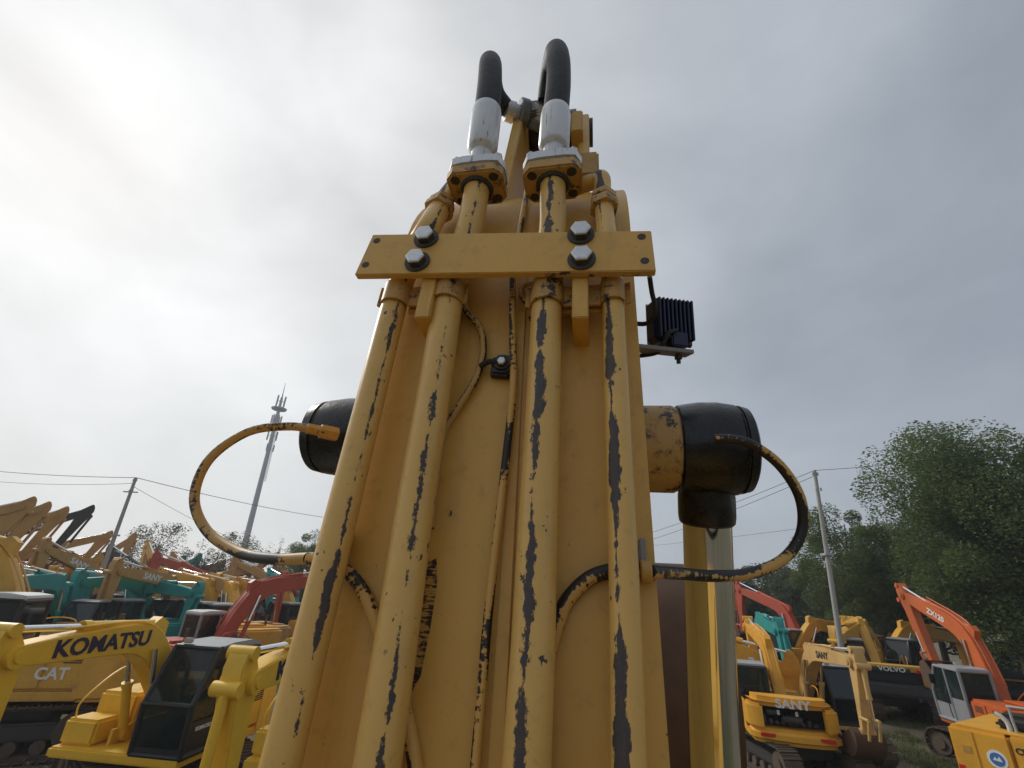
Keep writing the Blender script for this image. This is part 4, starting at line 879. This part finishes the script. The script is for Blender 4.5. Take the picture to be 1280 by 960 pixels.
def tree(name, kind, loc, rz, sc, label, group=None):
    o = empty(name, loc, rz); o.scale = (sc, sc, sc); tag(o, label, 'tree', group)
    put('trunk', TREES[kind][0], o); put('crown', TREES[kind][1], o); return o
# ------------------------------------------------------------------ trees around the yard
def tr(kind, px, dist, sc, label, name='broadleaf_tree', group=None, rz=None): return tree(name, kind, azim(px, dist), rnd.uniform(0, 6) if rz is None else rz, sc, label, group)
tr('big', 1262, 37, 1.22, 'tallest dense dark green tree behind the orange excavator')
tr('big2', 1350, 36, 1.25, 'dense dark green tree behind the hood with the round sticker')
tr('big2', 1165, 44, 1.0, 'broad green tree between the tallest tree and the narrow tree')
tr('mid', 1080, 41, 1.12, 'narrow upright green tree right beside the concrete pole')
tr('mid', 1118, 46, 0.9, 'low green tree in front of the tree row behind the orange arm', rz=2.0)
tr('big2', 1268, 46, 1.1, 'low dark tree filling the gap behind the tallest tree', rz=4.0)
for i, (px, d, sc) in enumerate(((905, 58, .85), (942, 54, .84), (972, 60, .92), (1000, 52, .80), (1030, 56, .85), (1058, 50, .75), (1100, 52, .8))):
    tr('pale', px, d, sc, 'pale green rounded tree in the row beyond the teal excavator', group='tree row beyond the teal machine')
for i, (px, d, kind, sc, lab) in enumerate(((187, 58, 'sparse', 1.0, 'thin round tree with sparse olive leaves right of the leaning utility pole'),
        (240, 62, 'sparse2', 0.86, 'small thin tree with sparse olive leaves between the round tree and the hose loop'),
        (290, 60, 'sparse', 0.98, 'thin sparse tree in front of the telecom tower foot'), (318, 64, 'sparse2', .7, 'low sparse bush-like tree at the telecom tower foot'),
        (342, 62, 'bare', .96, 'nearly bare thin tree between the tower and the green tree'), (384, 52, 'mid', .88, 'leafy green tree half hidden by the yellow boom pipe'),
        (122, 60, 'sparse2', .62, 'small sparse tree left of the leaning utility pole'), (15, 66, 'sparse', .6, 'small sparse tree behind the row of raised booms'), (360, 75, 'pale', .7, 'low pale tree behind the bare tree'))):
    tr(kind, px, d, sc, lab, 'thin_tree')
# ------------------------------------------------------------------ poles, wires, tower
def upole(foot, h, r, label, lean):
    o = empty('utility_pole', foot); tag(o, label, 'pole', None)
    m = MB(); m.tube([V((0, 0, -.2)), V((lean[0]*.5, lean[1]*.5, h*.5)), V((lean[0], lean[1], h))], lambda k: r*(1-.4*k), 14); m.build('shaft', 'concrete', o)
    top = V((lean[0], lean[1], h))
    for dz in (-.25, -1.0):
        m = MB(); m.box((-.5, -.04, h+dz-.04), (.5, .04, h+dz+.04), .01, M4.Translation(V((lean[0], lean[1], 0)))); m.build('crossarm', 'galvanised', o) if dz < -.5 and r > .15 else m.bm.free()
        for x in (-.12, .12):
            m = MB(); m.lathe(top + V((x, 0, dz)), (0, 0, 1), [(0, .03), (.05, .05), (.08, .03), (.13, .045), (.16, .02)], 10); m.build('insulator', 'white_paint', o)
    m = MB(); m.box((-.2, -.2, h*.62), (.2, .2, h*.62+.1), .01, M4.Translation(V((lean[0]*.62, lean[1]*.62, 0)))); m.build('pole_band', 'galvanised', o)
    return V(foot) + top
dr = 27.0; fr_ = azim(1043, dr, 795); rp_top = ray(1018, 588); rp_top = CP + rp_top*(dr/math.hypot(rp_top.x, rp_top.y))
tR = upole(fr_, rp_top.z, .13, 'tall concrete utility pole standing among the green trees', (rp_top.x-fr_.x, rp_top.y-fr_.y))
dl = 42.0; fl_ = azim(138, dl, 690); lp_top = ray(170, 597); lp_top = CP + lp_top*(dl/math.hypot(lp_top.x, lp_top.y))
tL = upole(fl_, lp_top.z, .16, 'grey utility pole rising behind the row of black and tan booms', (lp_top.x-fl_.x, lp_top.y-fl_.y))
def wire(a, b_, sag, label, r=.012):
    pts = [a.lerp(b_, k/16) - V((0, 0, sag*4*(k/16)*(1-k/16))) for k in range(17)]
    m = MB(); m.tube(pts, r, 6); tag(m.build('overhead_wire', 'rubber', None), label, 'wire', 'overhead wires')
wire(tR, at(1340, 542, 24), .3, 'overhead wire running from the concrete pole past the tallest tree')
wire(tR, at(700, 695, 45), .5, 'upper overhead wire running from the concrete pole behind the boom')
wire(tR - V((0, 0, .25)), at(700, 702, 45), .6, 'second overhead wire just under the upper one behind the boom')
wire(tR - V((0, 0, 2.6)), at(700, 690, 45), .2, 'lower overhead wire from the middle of the concrete pole', .008)
wire(tL, at(-60, 583, 38), .2, 'overhead wire running from the grey pole away from the tower', .02)
wire(tL, at(480, 655, 60), .5, 'overhead wire running from the grey pole across the tower', .022)
wire(tL - V((0, 0, .4)), at(-60, 596, 38), .3, 'lower overhead wire on the tower-averse side of the grey pole', .014)
wire(tL - V((0, 0, .6)), at(330, 690, 70), .3, 'faint overhead wire sloping down toward the thin trees', .014)
td = 120.0; tf = azim(302, td, 700); tt = ray(357, 479); tt = CP + tt*(td/math.hypot(tt.x, tt.y)); hT = tt.z
tower = empty('telecom_tower', tf); tag(tower, 'slender grey telecom tower with antennas and a ring platform', 'tower')
lx_ = V((tt.x - tf.x, tt.y - tf.y, 0)) / hT
def tw_(z, dx=0, dy=0): return V((lx_.x*z + dx, lx_.y*z + dy, z))
m = MB(); m.tube([tw_(0), tw_(hT*.4), tw_(hT*.8), tw_(hT*.92)], lambda k: .72*(1-.62*k), 14); m.build('mast', 'galvanised', tower)
m = MB(); m.tube([tw_(hT*.92), tw_(hT)], lambda k: .14*(1-.7*k), 8); m.build('lightning_rod', 'galvanised', tower)
m = MB(); m.lathe(tw_(hT*.855), (0, 0, 1), [(0, 1.6), (.15, 1.75), (.35, 1.75), (.36, 1.2)], 24); m.build('ring_platform', 'galvanised', tower)
for z, n_, rr, hh_ in ((.90, 6, .95, 2.6), (.80, 6, 1.0, 2.4), (.72, 4, .95, 2.2), (.66, 3, .9, 1.6)):
    for k in range(n_):
        a = 6.283*k/n_ + z*7; c = tw_(hT*z, rr*math.cos(a), rr*math.sin(a))
        m = MB(); m.box((-.16, -.1, -hh_/2), (.16, .1, hh_/2), .02, M4.Translation(c) @ M4.Rotation(a, 4, 'Z')); m.cyl(tw_(hT*z), c, .05, seg=6); m.build('antenna', 'galvanised', tower)
m = MB()
for dx in (.75, 1.0): m.tube([tw_(hT*.5, dx), tw_(hT*.8, dx*.8)], .05, 6)
for k in range(14): m.tube([tw_(hT*(.5+.3*k/14), .75), tw_(hT*(.5+.3*k/14), 1.0)], .03, 5)
m.build('ladder', 'galvanised', tower)

# ------------------------------------------------------------------ the yard of parked machines
def place(px, py, lp_, rz, s):                 # ground position that puts a local point of known height on that sight line
    w_ = onz(px, py, lp_[2]*s); q = M4.Rotation(rz, 3, 'Z') @ (V((lp_[0], lp_[1], 0))*s); return V((w_.x - q.x, w_.y - q.y, 0))
ROOF = (0.55, 0.86, 3.0)
def by_tip(px, py, dist, rz, s=1.0, L_=5.6, **kw):    # the boom tip lies on that sight line at that ground distance
    d = ray(px, py); p = CP + d*(dist/math.hypot(d.x, d.y)); sn = max(-.2, min(.97, ((p.z/s) - 1.55)/L_)); a = math.asin(sn)
    q = M4.Rotation(rz, 3, 'Z') @ (V((0.2 + L_*math.cos(a), -.12, 0))*s)
    return dict(loc=V((p.x - q.x, p.y - q.y, 0)), rz=rz, s=s, boomL=L_, boom_a=math.degrees(a), **kw)
MINI = dict(s=0.86, boomL=4.9, armL=2.0, tail=-1.9)
def mini(**k): d = dict(MINI); d.update(k); return d
def X(label, **kw): return excavator('excavator', kw.pop('loc'), kw.pop('rz'), label, **kw)
G = 'excavators parked in the yard'
# left side, near
rz = R(-97)
l1 = place(272, 801, ROOF, rz, 1.0)
X('bright yellow compact excavator, dark lettering on its boom, in front of the lettered side panel', loc=l1, rz=rz, **mini(s=1.0, boomL=4.1, armL=2.1, body='bright_yellow', boom_a=21, arm_a=-96, buck_a=-150, uc=R(55), detail=2, glassm='tint_glass', texts=(('boomL', 'KOMATSU', 'navy_letter', .36), ('cabL', 'KOMATSU', 'white_letter', .09))), group=G)
l2 = l1 + V((3.75, -0.1, 0))
X('bright yellow compact excavator half hidden by the near boom pipe', loc=l2, rz=R(-97), **mini(s=1.0, boomL=4.1, armL=2.1, body='bright_yellow', boom_a=19, arm_a=-93, buck_a=-150, uc=R(40), detail=1, glassm='tint_glass', texts=(('boomL', 'KOMATSU', 'navy_letter', .36),)), group=G)
rz = R(196)
X('yellow excavator with white lettering on its rear side panel and a pale cab roof', loc=place(120, 812, (-1.85, 1.33, 1.98), rz, 1.2), rz=rz, s=1.2, body='yellow', boom_a=30, arm_a=-105, uc=R(10), detail=2, roofm='white_paint', texts=(('sideL', 'CAT', 'white_letter', .30),), group=G)
rz = R(62)
X('red orange excavator with a grey cab and a high curved boom', loc=place(152, 826, (-2.7, 0, 1.6), rz, 1.0), rz=rz, s=1.0, body='red_orange', frame='grey_paint', roofm='white_paint', boom_a=30, arm_a=-98, uc=R(-25), detail=2, texts=(('rear', '225LC', 'white_letter', .3),), group=G)
# left side, the rows behind
def row(label, px, py, dist, rzd, body, L_=5.6, s=1.0, arm=-118, buck=-60, group=G, **kw):
    return X(label, **by_tip(px, py, dist, R(rzd), s, L_, body=body, arm_a=arm, buck_a=buck, detail=kw.pop('detail', 0), group=group, **kw))
ws = (('boomR', 'SANY', 'white_letter', .42),); wl = (('boomL', 'SANY', 'white_letter', .42),)
row('tan excavator with its boom lifted highest, at the end of the raised row', 26, 634, 33, 38, 'tan_yellow', L_=7.2, armL=3.2, arm=-108, texts=ws)
row('tan excavator with raised lettered boom, second in the raised row', 47, 639, 36, 38, 'tan_yellow', L_=7.2, armL=3.2, arm=-108, texts=ws)
row('tan excavator with raised boom next to the black boom', 71, 644, 39, 38, 'tan_yellow', L_=7.2, armL=3.2, arm=-108, texts=ws)
row('excavator with raised black boom and white lettering', 105, 641, 42, 38, 'black_paint', L_=7.6, armL=3.4, arm=-108, texts=(('boomR', 'VOLVO', 'white_letter', .5),))
row('tan excavator with a low boom beyond the black boom', 129, 672, 46, 38, 'tan_yellow', L_=7.0, armL=3.2, arm=-112)
row('dark grey excavator with lettered boom by the utility pole', 140, 690, 48, 175, 'dark_grey', arm=-100, texts=(('boomL', 'VOLVO', 'white_letter', .6),))
row('tan excavator with its bucket hung in front of the raised row', 57, 687, 36, -96, 'tan_yellow', arm=-92, buck=-150, texts=wl, detail=1)
row('tan excavator with dark cab and lettered boom behind the compact excavator', 146, 714, 31, -96, 'tan_yellow', arm=-90, buck=-150, texts=wl, detail=1)
row('teal excavator behind the pale cab roof', 14, 728, 26, -70, 'teal', arm=-95, buck=-140)
row('teal excavator with a curved boom behind the dark cab', 100, 728, 31, -95, 'teal', arm=-95)
row('teal excavator with a curved boom beside the red orange boom', 243, 742, 31, -20, 'teal', arm=-100)
row('red excavator with an arched boom among the thin trees', 198, 699, 44, 200, 'red_orange', arm=-92)
row('brown tan excavator with a steep arm near the arched red boom', 257, 728, 38, -10, 'tan_yellow', arm=-95)
row('tan excavator whose boom runs beside the red orange boom', 300, 730, 42, 50, 'tan_yellow', arm=-100)
row('tan excavator with a short upright arm behind the utility pole', 163, 674, 56, 30, 'tan_yellow', arm=-95)
row('yellow excavator with upright arm in front of the round sparse tree', 185, 684, 52, 150, 'yellow', arm=-95)
far = [('tan_yellow', 'tan'), ('yellow', 'yellow'), ('teal', 'teal'), ('red_orange', 'red orange'), ('orange_yellow', 'orange yellow'), ('tan_yellow', 'tan')]
fr2 = random.Random(21)
for i in range(24):
    px = 3 + i*16 + fr2.uniform(-6, 6); dd = fr2.uniform(48, 66); bmat, bn = far[fr2.randrange(len(far))]
    row('distant %s excavator in the packed far rows below the thin trees' % bn, group='far rows of ' + bn + ' excavators', px=px, py=fr2.uniform(696, 714), dist=dd, rzd=fr2.choice((-20, 10, 160, 190, 140, 30)), body=bmat, arm=fr2.uniform(-115, -85))
for i in range(14):
    px = 10 + i*27 + fr2.uniform(-8, 8); dd = fr2.uniform(33, 41); bmat, bn = far[fr2.randrange(len(far))]
    row('%s excavator in the middle rows of the packed yard' % bn, group='middle rows of ' + bn + ' excavators', px=px, py=fr2.uniform(718, 736), dist=dd, rzd=fr2.choice((-80, 160, -100, 140, -60)), body=bmat, arm=fr2.uniform(-115, -85))
# right side
rz = R(74)
X('yellow compact excavator with open engine bay and red reflectors on its rear', loc=place(996, 908, (-1.9, 0, 1.5), rz, .86), rz=rz, **mini(body='orange_yellow', boom_a=30, arm_a=-100, uc=R(20), detail=2, rear='open', glassm='tint_glass', texts=(('rear', 'SANY', 'white_letter', .34),)), group=G)
row('pale yellow compact excavator with its rusty bucket resting on the grass', 1070, 828, 17.5, -98, 'pale_yellow', L_=4.8, s=.86, arm=-97, buck=-140, armL=1.9, tail=-1.9, detail=1, texts=(('boomR', 'SANY', 'black_letter', .3),), uc=R(20))
rz = R(66)
X('yellow excavator with a dark lettered rear and black counterweight', loc=place(1117, 846, (-2.7, 0, 1.75), rz, 1.0), rz=rz, s=1.0, body='yellow', rear='dark', boom_a=18, arm_a=-90, uc=R(10), detail=2, texts=(('rear', 'VOLVO', 'white_letter', .24),), group=G)
rz = R(80)
X('orange excavator with a silver cab and long curved boom', loc=place(1196, 832, ROOF, rz, .9), rz=rz, s=.9, body='orange', frame='grey_paint', roofm='roof_grey', boom_a=44, arm_a=-106, buck_a=-120, uc=R(28), detail=2, glassm='tint_glass', texts=(('boomL', 'ZX120', 'white_letter', .30),), group=G)
rz = R(-58); l5 = place(1184, 905, (-2.68, -1.33, 2.06), rz, 1.0)
near = X('yellow excavator with a round blue sticker on its side panel', loc=l5, rz=rz, s=1.0, body='orange_yellow', boom_a=40, arm_a=-100, detail=1, uc=R(5), rear='box', group=G)
for (x, y, z0, sx, sy) in ((-1.55, .55, 2.092, .65, .3), (-1.5, -.55, 2.092, .5, .25)):
    m = MB(); m.box((x-sx, y-sy, z0), (x+sx, y+sy, z0+.16), .06); m.build('rubber_cover', 'rubber', near)
m = MB(); m.tube(smooth_path([V((-1.62, -1.0, 2.0)), V((-1.63, -1.0, 2.48)), V((-1.55, -1.0, 2.56)), V((-.5, -1.0, 2.56))], 5), .026, 8); m.build('handrail', 'galvanised', near)
m = MB(); m.tube(smooth_path([V((-1.75, -.9, 2.05)), V((-1.75, -.9, 2.22)), V((-1.82, -.9, 2.33)), V((-1.92, -.9, 2.38))], 5), .045, 10); m.build('exhaust', 'white_paint', near)
m = MB(); m.lathe((-1.98, -1.3475, 1.60), (0, -1, 0), [(0, .16), (.004, .16)], 32); st = m.build('round_sticker', 'white_letter', near)
m = MB(); m.lathe((-1.98, -1.3516, 1.60), (0, -1, 0), [(0, .115), (.004, .115)], 32); m.build('sticker_disc', 'sticker_blue', st)
m = MB(); m.prism([(-2.05, 1.58), (-2.01, 1.64), (-1.98, 1.60), (-1.94, 1.66), (-1.90, 1.57)], -1.360, -1.3556); m.build('sticker_mark', 'white_letter', st)
m = MB(); m.box((-2.66, -1.356, 1.20), (-2.56, -1.335, 1.36), .0); m.build('reflector', 'red_reflector', near)
m = MB(); m.box((-2.52, -1.356, 1.60), (-2.36, -1.335, 1.74), .01); m.build('panel_latch', 'dirty_yellow', near)
lettering('CLW', .15, 'black_letter', V((-1.48, -1.352, 1.82)), (1, 0, 0), (0, -1, 0), near, .03)
row('teal excavator with a teal cab below the pale tree row', 975, 790, 28, -104, 'teal', frame='teal', roofm='teal', arm=-75, detail=1)
row('yellow excavator with a ribbed boom foot behind the open engine bay', 985, 838, 21, -30, 'orange_yellow', arm=-85, detail=1, L_=5.0)
row('red excavator with a raised arm behind the chrome rod', 926, 738, 40, 110, 'red_orange', arm=-85)
row('yellow excavator with a dark cab half hidden by the pale boom', 1046, 800, 30, 215, 'yellow', arm=-90)
row('yellow excavator parked under the trees behind the concrete pole', 1068, 795, 40, 20, 'yellow', arm=-90)
row('orange yellow excavator glimpsed between the tree trunks', 1200, 800, 40, 10, 'orange_yellow', arm=-90)
row('tan excavator glimpsed under the trees behind the orange arm', 1120, 805, 42, 150, 'tan_yellow', arm=-90)

# the yard and the tree line go on behind the raised boom
for i in range(10):
    tr('pale', 425 + i*47, 62 + 5*math.sin(i*2.1), .78 + .08*math.sin(i*3.7), 'pale green tree in the far line hidden behind the raised boom', group='tree line behind the raised boom')
for i in range(7):
    bmat, bn = far[i % 5]
    row('%s excavator parked far behind the raised boom' % bn, 450 + i*62, 735, 40 + 4*(i % 3), fr2.choice((-80, 160, -100, 140, -60)), bmat, arm=-95, group='%s machines behind the raised boom' % bn)
# ------------------------------------------------------------------ thin haze over the yard
m, t, b = newmat('haze'); t.nodes.remove(b)
pv = nd(t, 'ShaderNodeVolumePrincipled'); pv.inputs['Color'].default_value = (0.92, 0.95, 1.0, 1); pv.inputs['Density'].default_value = 0.0011; pv.inputs['Anisotropy'].default_value = 0.3
t.links.new(pv.outputs[0], t.nodes['Material Output'].inputs['Volume'])
m = MB(); m.box((-420, -240, -1.3), (420, 440, hT + 6)); tag(m.build('haze', 'haze', None, 0), 'thin pale haze in the air over the machine yard', 'haze', kind='stuff')
